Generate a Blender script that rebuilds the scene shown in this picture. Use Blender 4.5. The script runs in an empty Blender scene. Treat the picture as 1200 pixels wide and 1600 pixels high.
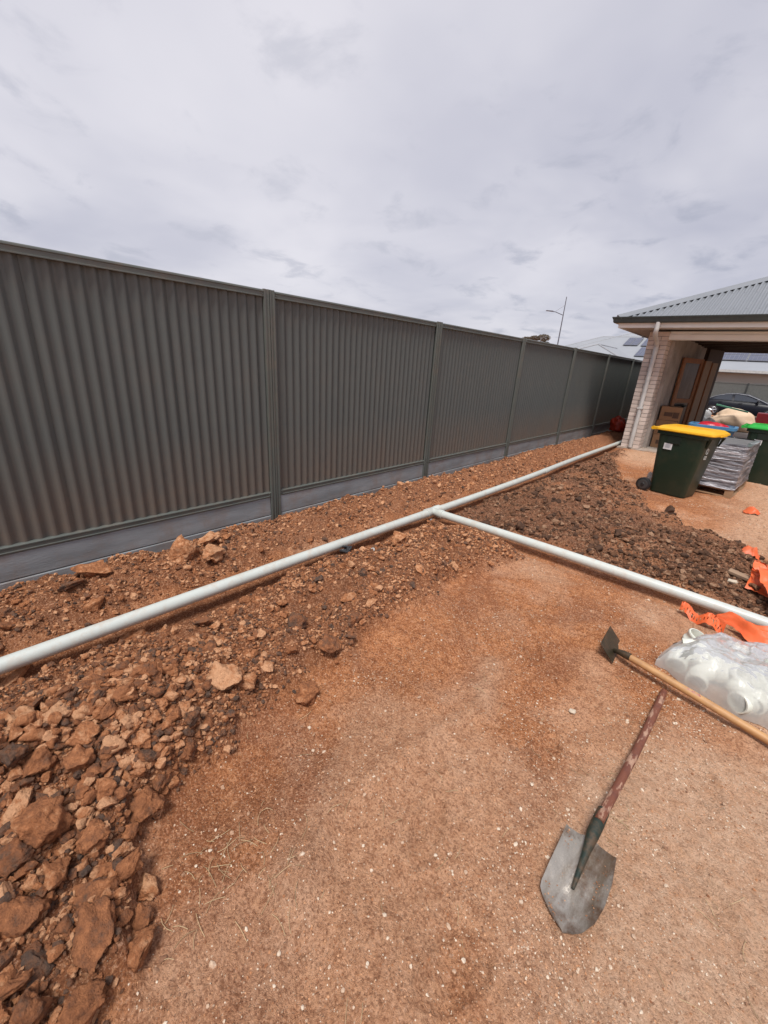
import bpy, bmesh, math, random
import numpy as np
from mathutils import Vector, Matrix, Euler, Quaternion

# ------------------------------------------------------------ camera
scene = bpy.context.scene
COL = scene.collection
CAM_H = 1.5
_p, _r, _y = math.radians(20.12), math.radians(3.635), math.radians(41.53)
_fwd = Vector((-math.sin(_y)*math.cos(_p), math.cos(_y)*math.cos(_p), -math.sin(_p)))
_right = Vector((math.cos(_y), math.sin(_y), 0.0))
_up = _right.cross(_fwd)
_r2 = math.cos(_r)*_right + math.sin(_r)*_up
_u2 = -math.sin(_r)*_right + math.cos(_r)*_up
cam_data = bpy.data.cameras.new("camera")
cam_data.sensor_fit = 'VERTICAL'
cam_data.sensor_height = 24.0
cam_data.lens = 24.0*641.5/1600.0
cam_data.clip_start = 0.02
cam_data.clip_end = 2000
cam = bpy.data.objects.new("camera", cam_data)
COL.objects.link(cam)
_m = Matrix((( _r2.x, _u2.x, -_fwd.x, 0), (_r2.y, _u2.y, -_fwd.y, 0), (_r2.z, _u2.z, -_fwd.z, CAM_H), (0, 0, 0, 1)))
cam.matrix_world = _m
scene.camera = cam

# ------------------------------------------------------------ sky and sun
SUN_DIR = Vector((0.20, -0.45, 1.0)).normalized()      # towards the sun behind the cloud
sun_el = math.asin(SUN_DIR.z); sun_az = math.atan2(SUN_DIR.x, SUN_DIR.y)
world = bpy.data.worlds.new("World"); scene.world = world
world.use_nodes = True
nt = world.node_tree; nt.nodes.clear()
def N(t, ty, **kw):
    n = t.nodes.new(ty)
    for k, v in kw.items(): setattr(n, k, v)
    return n
out = N(nt, 'ShaderNodeOutputWorld')
sky = N(nt, 'ShaderNodeTexSky', sky_type='NISHITA', sun_disc=False)
sky.sun_elevation = sun_el; sky.sun_rotation = sun_az
bg_sky = N(nt, 'ShaderNodeBackground'); bg_sky.inputs['Strength'].default_value = 0.05
nt.links.new(sky.outputs[0], bg_sky.inputs['Color'])
tc = N(nt, 'ShaderNodeTexCoord')
sep = N(nt, 'ShaderNodeSeparateXYZ'); nt.links.new(tc.outputs['Generated'], sep.inputs[0])
def wmath(op, a, b=None, clamp=False):
    n = N(nt, 'ShaderNodeMath', operation=op, use_clamp=clamp)
    for i, v in enumerate((a, b)):
        if v is None: continue
        if isinstance(v, (int, float)): n.inputs[i].default_value = v
        else: nt.links.new(v, n.inputs[i])
    return n.outputs[0]
den = wmath('ADD', wmath('MAXIMUM', sep.outputs['Z'], 0.0), 0.22)
comb = N(nt, 'ShaderNodeCombineXYZ')
nt.links.new(wmath('DIVIDE', sep.outputs['X'], den), comb.inputs[0])
nt.links.new(wmath('DIVIDE', sep.outputs['Y'], den), comb.inputs[1])
n1 = N(nt, 'ShaderNodeTexNoise'); n1.inputs['Scale'].default_value = 1.15; n1.inputs['Detail'].default_value = 4; n1.inputs['Roughness'].default_value = 0.5; n1.inputs['Distortion'].default_value = 0.25
n2 = N(nt, 'ShaderNodeTexNoise'); n2.inputs['Scale'].default_value = 4.2; n2.inputs['Detail'].default_value = 8; n2.inputs['Roughness'].default_value = 0.56; n2.inputs['Distortion'].default_value = 0.35
nt.links.new(comb.outputs[0], n1.inputs['Vector']); nt.links.new(comb.outputs[0], n2.inputs['Vector'])
mr1 = N(nt, 'ShaderNodeMapRange', interpolation_type='SMOOTHSTEP'); mr1.inputs['From Min'].default_value = 0.30; mr1.inputs['From Max'].default_value = 0.72
nt.links.new(n1.outputs[0], mr1.inputs[0])
mr2 = N(nt, 'ShaderNodeMapRange', interpolation_type='SMOOTHSTEP'); mr2.inputs['From Min'].default_value = 0.52; mr2.inputs['From Max'].default_value = 0.72
nt.links.new(n2.outputs[0], mr2.inputs[0])
cmix = N(nt, 'ShaderNodeMix', data_type='RGBA')
cmix.inputs['A'].default_value = (0.204, 0.207, 0.250, 1); cmix.inputs['B'].default_value = (0.306, 0.301, 0.330, 1)
nt.links.new(mr1.outputs[0], cmix.inputs['Factor'])
dark = N(nt, 'ShaderNodeMix', data_type='RGBA'); dark.inputs['B'].default_value = (0.160, 0.168, 0.209, 1)
nt.links.new(wmath('MULTIPLY', mr2.outputs[0], 0.7), dark.inputs['Factor']); nt.links.new(cmix.outputs['Result'], dark.inputs['A'])
# brighter veil of cloud around the hidden sun
dot = N(nt, 'ShaderNodeVectorMath', operation='DOT_PRODUCT')
gd = Vector((-0.70, 0.50, 0.42)).normalized()
nt.links.new(tc.outputs['Generated'], dot.inputs[0]); dot.inputs[1].default_value = gd
glow = wmath('MULTIPLY', wmath('POWER', wmath('MAXIMUM', dot.outputs['Value'], 0.0), 7.0), 0.35)
glc = N(nt, 'ShaderNodeMix', data_type='RGBA'); glc.inputs['B'].default_value = (0.435, 0.42, 0.435, 1)
nt.links.new(glow, glc.inputs['Factor']); nt.links.new(dark.outputs['Result'], glc.inputs['A'])
bg_c = N(nt, 'ShaderNodeBackground'); bg_c.inputs['Strength'].default_value = 1.0
nt.links.new(glc.outputs['Result'], bg_c.inputs['Color'])
mixs = N(nt, 'ShaderNodeMixShader'); mixs.inputs[0].default_value = 0.93
nt.links.new(bg_sky.outputs[0], mixs.inputs[1]); nt.links.new(bg_c.outputs[0], mixs.inputs[2])
nt.links.new(mixs.outputs[0], out.inputs['Surface'])

sun_data = bpy.data.lights.new("sun", 'SUN'); sun_data.energy = 1.5; sun_data.angle = math.radians(18); sun_data.color = (1.0, 0.965, 0.91)
sun = bpy.data.objects.new("sun", sun_data); COL.objects.link(sun)
sun.rotation_euler = (-SUN_DIR).to_track_quat('-Z', 'Y').to_euler()
scene.view_settings.view_transform = 'Standard'; scene.view_settings.look = 'None'
scene.view_settings.gamma = 1; scene.view_settings.use_curve_mapping = False
scene.view_settings.exposure = 1.25

# ------------------------------------------------------------ helpers
def tag(o, label=None, cat=None, group=None, kind=None):
    if label: o['label'] = label
    if cat: o['category'] = cat
    if group: o['group'] = group
    if kind: o['kind'] = kind
    return o
def empty(name, loc=(0, 0, 0), label=None, cat=None, group=None):
    o = bpy.data.objects.new(name, None); COL.objects.link(o); o.location = loc; o.empty_display_size = 0.1
    return tag(o, label, cat, group)
class MB:
    def __init__(s): s.v = []; s.f = []
    def add(s, vs, fs):
        b = len(s.v); s.v += [tuple(v) for v in vs]; s.f += [tuple(b+i for i in f) for f in fs]; return s
    def box(s, x0, x1, y0, y1, z0, z1, M=None):
        vs = [Vector((x, y, z)) for z in (z0, z1) for y in (y0, y1) for x in (x0, x1)]
        if M is not None: vs = [M @ v for v in vs]
        return s.add(vs, [(0, 2, 3, 1), (4, 5, 7, 6), (0, 1, 5, 4), (2, 6, 7, 3), (0, 4, 6, 2), (1, 3, 7, 5)])
    def loft(s, rings, caps=True, closed=True):
        n = len(rings[0]); b = len(s.v)
        for r in rings: s.v += [tuple(p) for p in r]
        for i in range(len(rings)-1):
            for k in range(n if closed else n-1):
                a = b+i*n+k; c = b+i*n+(k+1) % n
                s.f.append((a, c, c+n, a+n))
        if caps:
            s.f.append(tuple(b+k for k in reversed(range(n)))); s.f.append(tuple(b+(len(rings)-1)*n+k for k in range(n)))
        return s
    def tube(s, pts, rad, n=12, caps=True):
        pts = [Vector(p) for p in pts]; rr = rad if isinstance(rad, (list, tuple)) else [rad]*len(pts)
        rings = []; ref = None
        for i, p in enumerate(pts):
            t = (pts[min(i+1, len(pts)-1)]-pts[max(i-1, 0)]).normalized()
            if ref is None:
                ref = Vector((0, 0, 1)) if abs(t.z) < 0.9 else Vector((1, 0, 0))
            u = t.cross(ref).normalized(); w = u.cross(t).normalized(); ref = w
            rings.append([p + rr[i]*(math.cos(a)*u + math.sin(a)*w) for a in [2*math.pi*k/n for k in range(n)]])
        return s.loft(rings, caps)
    def prism(s, prof, fn0, fn1):
        return s.loft([[fn0(*p) for p in prof], [fn1(*p) for p in prof]])
    def build(s, name, m, parent=None, smooth=False, bevel=0, auto=None):
        me = bpy.data.meshes.new(name); me.from_pydata(s.v, [], s.f); me.update()
        bm = bmesh.new(); bm.from_mesh(me); bmesh.ops.recalc_face_normals(bm, faces=bm.faces)
        if bevel: bmesh.ops.bevel(bm, geom=bm.edges[:], offset=bevel, segments=2, affect='EDGES', profile=0.6)
        if smooth:
            ang = math.radians(auto or 40)
            for f in bm.faces: f.smooth = True
            for e in bm.edges:
                if len(e.link_faces) == 2 and e.calc_face_angle(0) > ang: e.smooth = False
        bm.to_mesh(me); bm.free()
        me.materials.append(m)
        o = bpy.data.objects.new(name, me); COL.objects.link(o)
        if parent is not None: o.parent = parent
        return o
def np_mesh(name, V, F, m, parent=None, smooth=False):
    """V (n,3) array, F (k,3 or 4) array -> one mesh object."""
    me = bpy.data.meshes.new(name); k = F.shape[1]
    me.vertices.add(len(V)); me.vertices.foreach_set('co', np.ascontiguousarray(V, dtype=np.float32).ravel())
    me.loops.add(F.size); me.loops.foreach_set('vertex_index', np.ascontiguousarray(F, dtype=np.int32).ravel())
    me.polygons.add(len(F)); me.polygons.foreach_set('loop_start', np.arange(0, F.size, k, dtype=np.int32))
    me.update(calc_edges=True); me.validate()
    me.polygons.foreach_set('use_smooth', np.full(len(F), smooth, dtype=bool))
    me.materials.append(m); me.update()
    o = bpy.data.objects.new(name, me); COL.objects.link(o)
    if parent is not None: o.parent = parent
    return o
def copy_tree(o, parent=None):
    c = o.copy(); COL.objects.link(c); c.parent = parent
    for ch in list(o.children): copy_tree(ch, c)
    return c
def bez(p0, p1, p2, n=10):
    p0, p1, p2 = Vector(p0), Vector(p1), Vector(p2)
    return [(1-t)**2*p0+2*t*(1-t)*p1+t*t*p2 for t in [i/n for i in range(n+1)]]

# ------------------------------------------------------------ materials
MATS = {}
def mat(name, col, rough=0.6, metal=0.0, col2=None, nscale=8.0, ndetail=5, bump=0.0, bscale=40.0, spec=0.5, streak=None, lo=0.35, hi=0.65, alpha=None, dirt=None, dirt_scale=5.0, dirt_amt=0.5, island=0.0, coords='Object', rough2=None, coat=0.0, bdist=0.01, ao=None):
    if name in MATS: return MATS[name]
    m = bpy.data.materials.new(name); m.use_nodes = True; t = m.node_tree; t.nodes.clear()
    o = N(t, 'ShaderNodeOutputMaterial'); b = N(t, 'ShaderNodeBsdfPrincipled'); t.links.new(b.outputs[0], o.inputs['Surface'])
    b.inputs['Roughness'].default_value = rough; b.inputs['Metallic'].default_value = metal
    b.inputs['Specular IOR Level'].default_value = spec; b.inputs['Coat Weight'].default_value = coat
    tc = N(t, 'ShaderNodeTexCoord'); src = tc.outputs[coords]
    if streak:
        mp = N(t, 'ShaderNodeMapping'); mp.inputs['Scale'].default_value = streak; t.links.new(src, mp.inputs[0]); src = mp.outputs[0]
    cur = None
    if col2 is None: col2 = tuple(c*0.8 for c in col)
    nz = N(t, 'ShaderNodeTexNoise'); nz.inputs['Scale'].default_value = nscale; nz.inputs['Detail'].default_value = ndetail; nz.inputs['Roughness'].default_value = 0.6
    t.links.new(src, nz.inputs['Vector'])
    mr = N(t, 'ShaderNodeMapRange'); mr.inputs['From Min'].default_value = lo; mr.inputs['From Max'].default_value = hi; t.links.new(nz.outputs[0], mr.inputs[0])
    mx = N(t, 'ShaderNodeMix', data_type='RGBA'); mx.inputs['A'].default_value = (*col, 1); mx.inputs['B'].default_value = (*col2, 1)
    t.links.new(mr.outputs[0], mx.inputs['Factor']); cur = mx.outputs['Result']
    if rough2 is not None:
        mq = N(t, 'ShaderNodeMapRange'); mq.inputs['To Min'].default_value = rough; mq.inputs['To Max'].default_value = rough2
        t.links.new(mr.outputs[0], mq.inputs[0]); t.links.new(mq.outputs[0], b.inputs['Roughness'])
    if dirt:
        nd = N(t, 'ShaderNodeTexNoise'); nd.inputs['Scale'].default_value = dirt_scale; nd.inputs['Detail'].default_value = 8; nd.inputs['Roughness'].default_value = 0.7
        t.links.new(tc.outputs[coords], nd.inputs['Vector'])
        md = N(t, 'ShaderNodeMapRange'); md.inputs['From Min'].default_value = 0.48; md.inputs['From Max'].default_value = 0.68; md.inputs['To Max'].default_value = dirt_amt
        t.links.new(nd.outputs[0], md.inputs[0])
        mxd = N(t, 'ShaderNodeMix', data_type='RGBA'); mxd.inputs['B'].default_value = (*dirt, 1)
        t.links.new(md.outputs[0], mxd.inputs['Factor']); t.links.new(cur, mxd.inputs['A']); cur = mxd.outputs['Result']
    if island:
        oi = N(t, 'ShaderNodeObjectInfo'); hs = N(t, 'ShaderNodeHueSaturation')
        mv = N(t, 'ShaderNodeMapRange'); mv.inputs['To Min'].default_value = 1-island; mv.inputs['To Max'].default_value = 1+island
        t.links.new(oi.outputs['Random'], mv.inputs[0]); t.links.new(mv.outputs[0], hs.inputs['Value']); t.links.new(cur, hs.inputs['Color']); cur = hs.outputs[0]
    t.links.new(cur, b.inputs['Base Color'])
    if bump:
        nb = N(t, 'ShaderNodeTexNoise'); nb.inputs['Scale'].default_value = bscale; nb.inputs['Detail'].default_value = 6; nb.inputs['Roughness'].default_value = 0.65
        t.links.new(src, nb.inputs['Vector'])
        bp = N(t, 'ShaderNodeBump'); bp.inputs['Strength'].default_value = bump; bp.inputs['Distance'].default_value = bdist
        t.links.new(nb.outputs[0], bp.inputs['Height']); t.links.new(bp.outputs[0], b.inputs['Normal'])
    if alpha is not None: b.inputs['Alpha'].default_value = alpha
    MATS[name] = m
    return m
# ------------------------------------------------------------ height of the ground (metres), as a function of x, y
def _hash(ix, iy, s):
    n = (ix.astype(np.int64)*374761393 + iy.astype(np.int64)*668265263 + s*144664133) & 0xffffffff
    n = ((n ^ (n >> 13))*1274126177) & 0xffffffff
    n = n ^ (n >> 16)
    return (n & 0xffff)/65535.0
def vnoise(x, y, s=0):
    xi = np.floor(x); yi = np.floor(y); fx = x-xi; fy = y-yi
    fx = fx*fx*(3-2*fx); fy = fy*fy*(3-2*fy)
    a = _hash(xi, yi, s); b = _hash(xi+1, yi, s); c = _hash(xi, yi+1, s); d = _hash(xi+1, yi+1, s)
    return (a+(b-a)*fx)*(1-fy)+(c+(d-c)*fx)*fy
def fbm(x, y, f, o=4, s=0):
    r = 0; a = 0.5; t = 0
    for i in range(o):
        r = r+a*vnoise(x*f+17.3*i, y*f-9.1*i, s+i); t += a; a *= 0.5; f *= 2.03
    return r/t
def ss(a, b, t):
    t = np.clip((t-a)/(b-a), 0, 1); return t*t*(3-2*t)
A_Y = [-2, -0.5, 0.05, 0.16, 0.46, 0.92, 1.28, 1.8, 2.65, 3.2, 3.6]; A_X = [-0.5, -0.52, -0.69, -1.02, -1.2, -1.22, -1.26, -1.33, -1.27, -1.1, -1.3]
B_Y = [3.4, 4.85, 5.05, 5.37, 6.12, 7.0, 8.5, 10.0, 12]; B_X = [0.75, 0.5, 0.2, -0.38, -0.93, -1.35, -1.7, -2.05, -2.2]
PIPE_X = -2.33; BR_Y = 3.40
def masks(x, y):
    w = 0.16*(fbm(x, y, 4.0, 3, 5)-0.5)
    xa = np.interp(y, A_Y, A_X)+w*1.3; xb = np.interp(y, B_Y, B_X)+w*2.4
    mA = ss(0, 0.16, xa-x)*ss(-2.26, -2.12, x)*ss(3.28, 3.12, y)*ss(-3, -2, y)
    mB = ss(0, 0.22, xb-x)*ss(3.5, 3.66, y)*ss(-2.25, -2.1, x)
    mC = ss(-2.44, -2.58, x+w)*ss(-3.6, -3.2, x)*ss(17, 14, y)       # bank between the pipe and the fence
    return mA, mB, mC
RIDGE = [(-0.62, 0.42), (-0.70, 0.50), (-0.76, 0.72), (-0.72, 0.98), (-0.66, 1.25), (-0.62, 1.46), (-0.72, 1.80)]
def ridge(x, y):
    """distance to the low scraped ridge in the compacted soil"""
    best = np.full(np.shape(x), 9.0)
    for (ax, ay), (bx, by) in zip(RIDGE[:-1], RIDGE[1:]):
        dx, dy = bx-ax, by-ay; t = np.clip(((x-ax)*dx+(y-ay)*dy)/(dx*dx+dy*dy), 0, 1)
        best = np.minimum(best, np.hypot(x-ax-t*dx, y-ay-t*dy))
    return best+0.05*(fbm(x, y, 9.0, 2, 83)-0.5), None
PRINTS = [(-0.47, 0.86, 0.3), (-0.30, 1.45, 0.1), (-0.62, 2.05, 0.5), (-0.20, 0.62, -0.4), (-0.75, 2.65, 0.2), (0.25, 1.35, 0.9), (-0.38, 2.75, -0.2), (0.22, 1.80, 0.3)]
def prints(x, y):
    """shallow boot prints with tread bars"""
    r = 0
    for px, py, a in PRINTS:
        c, s = math.cos(a), math.sin(a); u = (x-px)*c+(y-py)*s; v = -(x-px)*s+(y-py)*c
        w = 0.042+0.008*np.cos(v*22); m = ss(1.15, 0.9, (u/w)**2+(v/0.125)**4)
        r = r-m*(0.011+0.0045*np.sin(v*2*np.pi/0.026))+0.006*np.exp(-((((u/w)**2+(v/0.125)**4)-1.5)/0.5)**2)
    return r
def hraw(x, y):
    x = np.asarray(x, float); y = np.asarray(y, float)
    mA, mB, mC = masks(x, y)
    n1 = fbm(x, y, 1.1, 3, 11)-0.5; n2 = fbm(x, y, 6.0, 4, 21)-0.5; n3 = fbm(x, y, 22.0, 3, 31)-0.5
    near = 1/(1+np.maximum(0, y-12)*0.2)
    n4 = np.abs(fbm(x, y, 38.0, 2, 41)-0.5)
    z = (0.050*n1+0.034*n2+0.009*n3-0.012*n4)*near
    # scraped ridges across the compacted soil
    t = (x*0.75+y*0.66)
    z = z+0.026*(1-mA)*(1-mB)*ss(0.50, 0.72, fbm(x*0.7+y*0.5, y*0.7-x*0.5, 2.2, 3, 61))*ss(4, 2.5, y)
    z = z-0.02*np.exp(-((x+0.93+0.12*np.sin(y*3))/0.09)**2)*ss(2.6, 1.6, y)*(1-mA)*ss(0.1, 0.5, y)
    rd, _ = ridge(x, y); z = z+0.022*np.exp(-(rd/0.05)**2)*(1-mA)
    z = z+prints(x, y)
    crest = np.exp(-((x+1.62)/0.42)**2)
    z = z+mA*(0.015+0.145*crest+0.10*n1+0.085*n2+0.055*n3)+mA*0.08*ss(0.75, 0.1, y)*ss(-2.0, -1.5, x)+(mA+mC*0.8+mB)*0.05*np.abs(fbm(x, y, 14.0, 3, 47)-0.5)
    z = z+mB*(0.035+0.06*n1*2+0.07*n2+0.035*n3+0.05*np.exp(-((x+1.2)/0.6)**2))
    bk = np.exp(-((x+2.86)/0.20)**2)
    z = z+mC*(0.02+bk*(0.080+0.03*ss(1.5, 4, y))+0.10*n2+0.05*n3)
    z = z-0.075*np.exp(-((x+3.28)/0.11)**2)*ss(15, 13, y)
    tr = np.exp(-((x-PIPE_X)/0.15)**2)*ss(14, 12, y)
    z = z-tr*(0.075+0.05*n2)
    tb = np.exp(-((y-BR_Y+0.02)/0.11)**2)*ss(PIPE_X-0.1, PIPE_X+0.05, x)*ss(1.3, 0.8, x)
    z = z-tb*(0.065+0.04*n2)
    # tyre tread marks in the bare soil by the bins
    tt = ss(-0.05, 0.05, x-0.12)*ss(0.5, 0.42, x)*ss(5.0, 5.3, y)*ss(7.4, 7.0, y)
    z = z+tt*0.010*np.sin((y+0.35*np.abs(x-0.28))*2*np.pi/0.075)
    return z
def hgt(x, y):
    x = np.asarray(x, float); y = np.asarray(y, float)
    z = hraw(x, y)
    flat = ss(10.2, 10.7, y)*ss(-2.75, -2.45, x)           # pad under the house and its driveway
    z = z*(1-flat)-0.03*flat
    return z - 0.47*ss(18.5, 30.0, y)*ss(-400, -20, -np.abs(y))
def H(x, y): return float(hgt(np.array([x]), np.array([y]))[0])
# ------------------------------------------------------------ the soil
def soil_material():
    m = bpy.data.materials.new("soil"); m.use_nodes = True; t = m.node_tree; t.nodes.clear()
    o = N(t, 'ShaderNodeOutputMaterial'); b = N(t, 'ShaderNodeBsdfPrincipled'); t.links.new(b.outputs[0], o.inputs['Surface'])
    b.inputs['Specular IOR Level'].default_value = 0.2; b.inputs['Roughness'].default_value = 0.95
    tc = N(t, 'ShaderNodeTexCoord'); at = N(t, 'ShaderNodeAttribute', attribute_name='soil'); sp = N(t, 'ShaderNodeSeparateColor'); t.links.new(at.outputs['Color'], sp.inputs[0])
    def noise(sc, det=6, ro=0.6, dist=0.0):
        n = N(t, 'ShaderNodeTexNoise'); n.inputs['Scale'].default_value = sc; n.inputs['Detail'].default_value = det; n.inputs['Roughness'].default_value = ro; n.inputs['Distortion'].default_value = dist
        t.links.new(tc.outputs['Object'], n.inputs['Vector']); return n.outputs[0]
    def rng(v, a, b_, c=0.0, d=1.0):
        n = N(t, 'ShaderNodeMapRange'); n.inputs['From Min'].default_value = a; n.inputs['From Max'].default_value = b_; n.inputs['To Min'].default_value = c; n.inputs['To Max'].default_value = d
        t.links.new(v, n.inputs[0]); return n.outputs[0]
    def mix(f, a, c):
        n = N(t, 'ShaderNodeMix', data_type='RGBA')
        for k, v in (('Factor', f), ('A', a), ('B', c)):
            if isinstance(v, tuple): n.inputs[k].default_value = (*v, 1)
            elif isinstance(v, float): n.inputs[k].default_value = v
            else: t.links.new(v, n.inputs[k])
        return n.outputs['Result']
    big = noise(2.3, 5, 0.6, 0.4); mid = noise(22, 6, 0.65, 0.3); fine = noise(120, 5, 0.7); grit = noise(330, 3, 0.7)
    base = mix(rng(mid, 0.35, 0.68), (0.68, 0.285, 0.118), (0.42, 0.148, 0.054))
    base = mix(rng(big, 0.52, 0.66, 0, 0.7), base, (0.80, 0.45, 0.275))
    damp = noise(1.5, 5, 0.62, 0.8)
    base = mix(rng(damp, 0.50, 0.63, 0, 0.55), base, (0.28, 0.092, 0.040))
    pale = mix(rng(mid, 0.35, 0.65), (0.84, 0.575, 0.395), (0.68, 0.40, 0.245))
    base = mix(sp.outputs['Blue'], base, pale)
    loose = mix(rng(mid, 0.35, 0.65), (0.36, 0.140, 0.060), (0.18, 0.068, 0.031))
    base = mix(sp.outputs['Red'], base, loose)
    moist = mix(rng(mid, 0.38, 0.62), (0.125, 0.060, 0.035), (0.25, 0.105, 0.054))
    base = mix(sp.outputs['Green'], base, moist)
    inv = rng(sp.outputs['Blue'], 0.0, 1.0, 1.0, 0.45)
    def dim(v):
        n = N(t, 'ShaderNodeMath', operation='MULTIPLY'); t.links.new(v, n.inputs[0]); t.links.new(inv, n.inputs[1]); return n.outputs[0]
    base = mix(dim(rng(fine, 0.50, 0.62, 0, 0.72)), base, (0.15, 0.055, 0.028))
    base = mix(rng(fine, 0.47, 0.36, 0, 0.62), base, (0.78, 0.46, 0.30))
    med = noise(48, 4, 0.65, 0.9)
    base = mix(dim(rng(med, 0.52, 0.64, 0, 0.62)), base, (0.22, 0.085, 0.038))
    base = mix(rng(med, 0.46, 0.34, 0, 0.45), base, (0.72, 0.39, 0.215))
    vo = N(t, 'ShaderNodeTexVoronoi'); vo.inputs['Scale'].default_value = 150; t.links.new(tc.outputs['Object'], vo.inputs['Vector'])
    spots = rng(vo.outputs['Distance'], 0.22, 0.10)
    sc = N(t, 'ShaderNodeSeparateColor'); t.links.new(vo.outputs['Color'], sc.inputs[0])
    pick = rng(sc.outputs[0], 0.80, 0.84); pm = N(t, 'ShaderNodeMath', operation='MULTIPLY'); t.links.new(spots, pm.inputs[0]); t.links.new(pick, pm.inputs[1])
    base = mix(pm.outputs[0], base, (0.72, 0.53, 0.37))
    base = mix(rng(grit, 0.55, 0.75, 0, 0.45), base, (0.12, 0.055, 0.032))
    t.links.new(base, b.inputs['Base Color'])
    add = N(t, 'ShaderNodeMath', operation='ADD'); t.links.new(fine, add.inputs[0])
    g2 = N(t, 'ShaderNodeMath', operation='MULTIPLY_ADD'); t.links.new(grit, g2.inputs[0]); g2.inputs[1].default_value = 0.35; t.links.new(pm.outputs[0], g2.inputs[2]); t.links.new(g2.outputs[0], add.inputs[1])
    bp = N(t, 'ShaderNodeBump'); bp.inputs['Strength'].default_value = 0.9; bp.inputs['Distance'].default_value = 0.018
    t.links.new(add.outputs[0], bp.inputs['Height'])
    bp2 = N(t, 'ShaderNodeBump'); bp2.inputs['Strength'].default_value = 0.7; bp2.inputs['Distance'].default_value = 0.02; t.links.new(mid, bp2.inputs['Height'])
    t.links.new(bp2.outputs[0], bp.inputs['Normal']); t.links.new(bp.outputs[0], b.inputs['Normal'])
    return m
M_SOIL = soil_material()
def axis(lo, a, b, hi, fine, growth=1.09, near=None):
    mid = list(np.arange(a, b, fine)); up = []; s = fine; v = mid[-1]
    while v < hi: s *= growth; v += s; up.append(v)
    dn = []; s = fine; v = a
    while v > lo: s *= growth; v -= s; dn.append(v)
    return np.array(dn[::-1]+mid+up)
gx = axis(-420, -3.35, 1.3, 420, 0.0125, 1.10)
gy = np.array(list(axis(-420, -0.5, 3.9, 3.91, 0.0125, 1.10)))
yy = []; v = gy[-1]; s = 0.0125
while v < 460: s = max(s, 0.0125)*(1.010 if v < 14 else 1.10); v += s; yy.append(v)
gy = np.concatenate([gy, yy])
GX, GY = np.meshgrid(gx, gy)
GZ = hgt(GX, GY)
nx, ny = len(gx), len(gy)
V = np.stack([GX.ravel(), GY.ravel(), GZ.ravel()], 1)
idx = np.arange(nx*ny).reshape(ny, nx)
F = np.stack([idx[:-1, :-1].ravel(), idx[:-1, 1:].ravel(), idx[1:, 1:].ravel(), idx[1:, :-1].ravel()], 1)
ground = np_mesh('ground', V, F, M_SOIL, smooth=True); tag(ground, kind='structure')
mA, mB, mC = masks(GX, GY)
nn = fbm(GX, GY, 1.4, 4, 77)
pale = 0.9*ss(-0.22, 0.30, GX+0.9*(nn-0.5)+0.05*(2-GY))*ss(3.2, 2.6, GY)
pale = np.maximum(pale, 0.75*ss(-0.4, 0.3, GX+0.8*(nn-0.5))*ss(4.9, 5.3, GY))
pale = np.maximum(pale, 0.45*ss(0.55, 0.7, fbm(GX*0.8+GY*0.6, GY*0.5-GX*0.5, 1.3, 4, 91))*ss(4, 3, GY))
rdd, _ = ridge(GX, GY); pale = np.maximum(pale, 0.5*np.exp(-(rdd/0.08)**2))
pale = np.maximum(pale, 0.8*ss(8.2, 9.4, GY)*ss(-2.3, -1.8, GX))
moist = np.clip(mB*(0.62+0.5*ss(0.35, 0.6, fbm(GX, GY, 1.7, 3, 15)))*ss(12, 9, GY), 0, 1)
moist = np.maximum(moist, 0.45*np.exp(-((GX+0.95)/0.13)**2)*ss(1.8, 1.2, GY)*ss(0.1, 0.4, GY)*0.6)
loose = np.maximum(mA, mC*0.9); loose = np.maximum(loose, np.exp(-((GX-PIPE_X)/0.22)**2)*0.9)
colr = np.stack([loose.ravel(), moist.ravel(), pale.ravel(), np.ones(nx*ny)], 1).astype(np.float32)
ca = ground.data.color_attributes.new('soil', 'FLOAT_COLOR', 'POINT'); ca.data.foreach_set('color', colr.ravel())
# ------------------------------------------------------------ the steel fence on concrete sleepers
FX = -3.27; BAY = 2.37; S0 = 2.09; ZT = 1.98; ZB = 0.262
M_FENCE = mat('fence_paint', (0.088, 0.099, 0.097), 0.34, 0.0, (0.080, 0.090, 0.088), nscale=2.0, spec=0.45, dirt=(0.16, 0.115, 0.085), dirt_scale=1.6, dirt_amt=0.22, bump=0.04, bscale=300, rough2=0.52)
M_FRAIL = mat('fence_rail_paint', (0.106, 0.118, 0.109), 0.36, 0.0, (0.094, 0.104, 0.096), nscale=4.0, spec=0.5, dirt=(0.20, 0.14, 0.10), dirt_scale=6, dirt_amt=0.3)
M_SLEEP = mat('sleeper_concrete', (0.30, 0.32, 0.335), 0.85, col2=(0.21, 0.225, 0.235), nscale=5, streak=(1, 0.35, 2), bump=0.25, bscale=60, dirt=(0.24, 0.15, 0.10), dirt_scale=3.5, dirt_amt=0.45)
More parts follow.
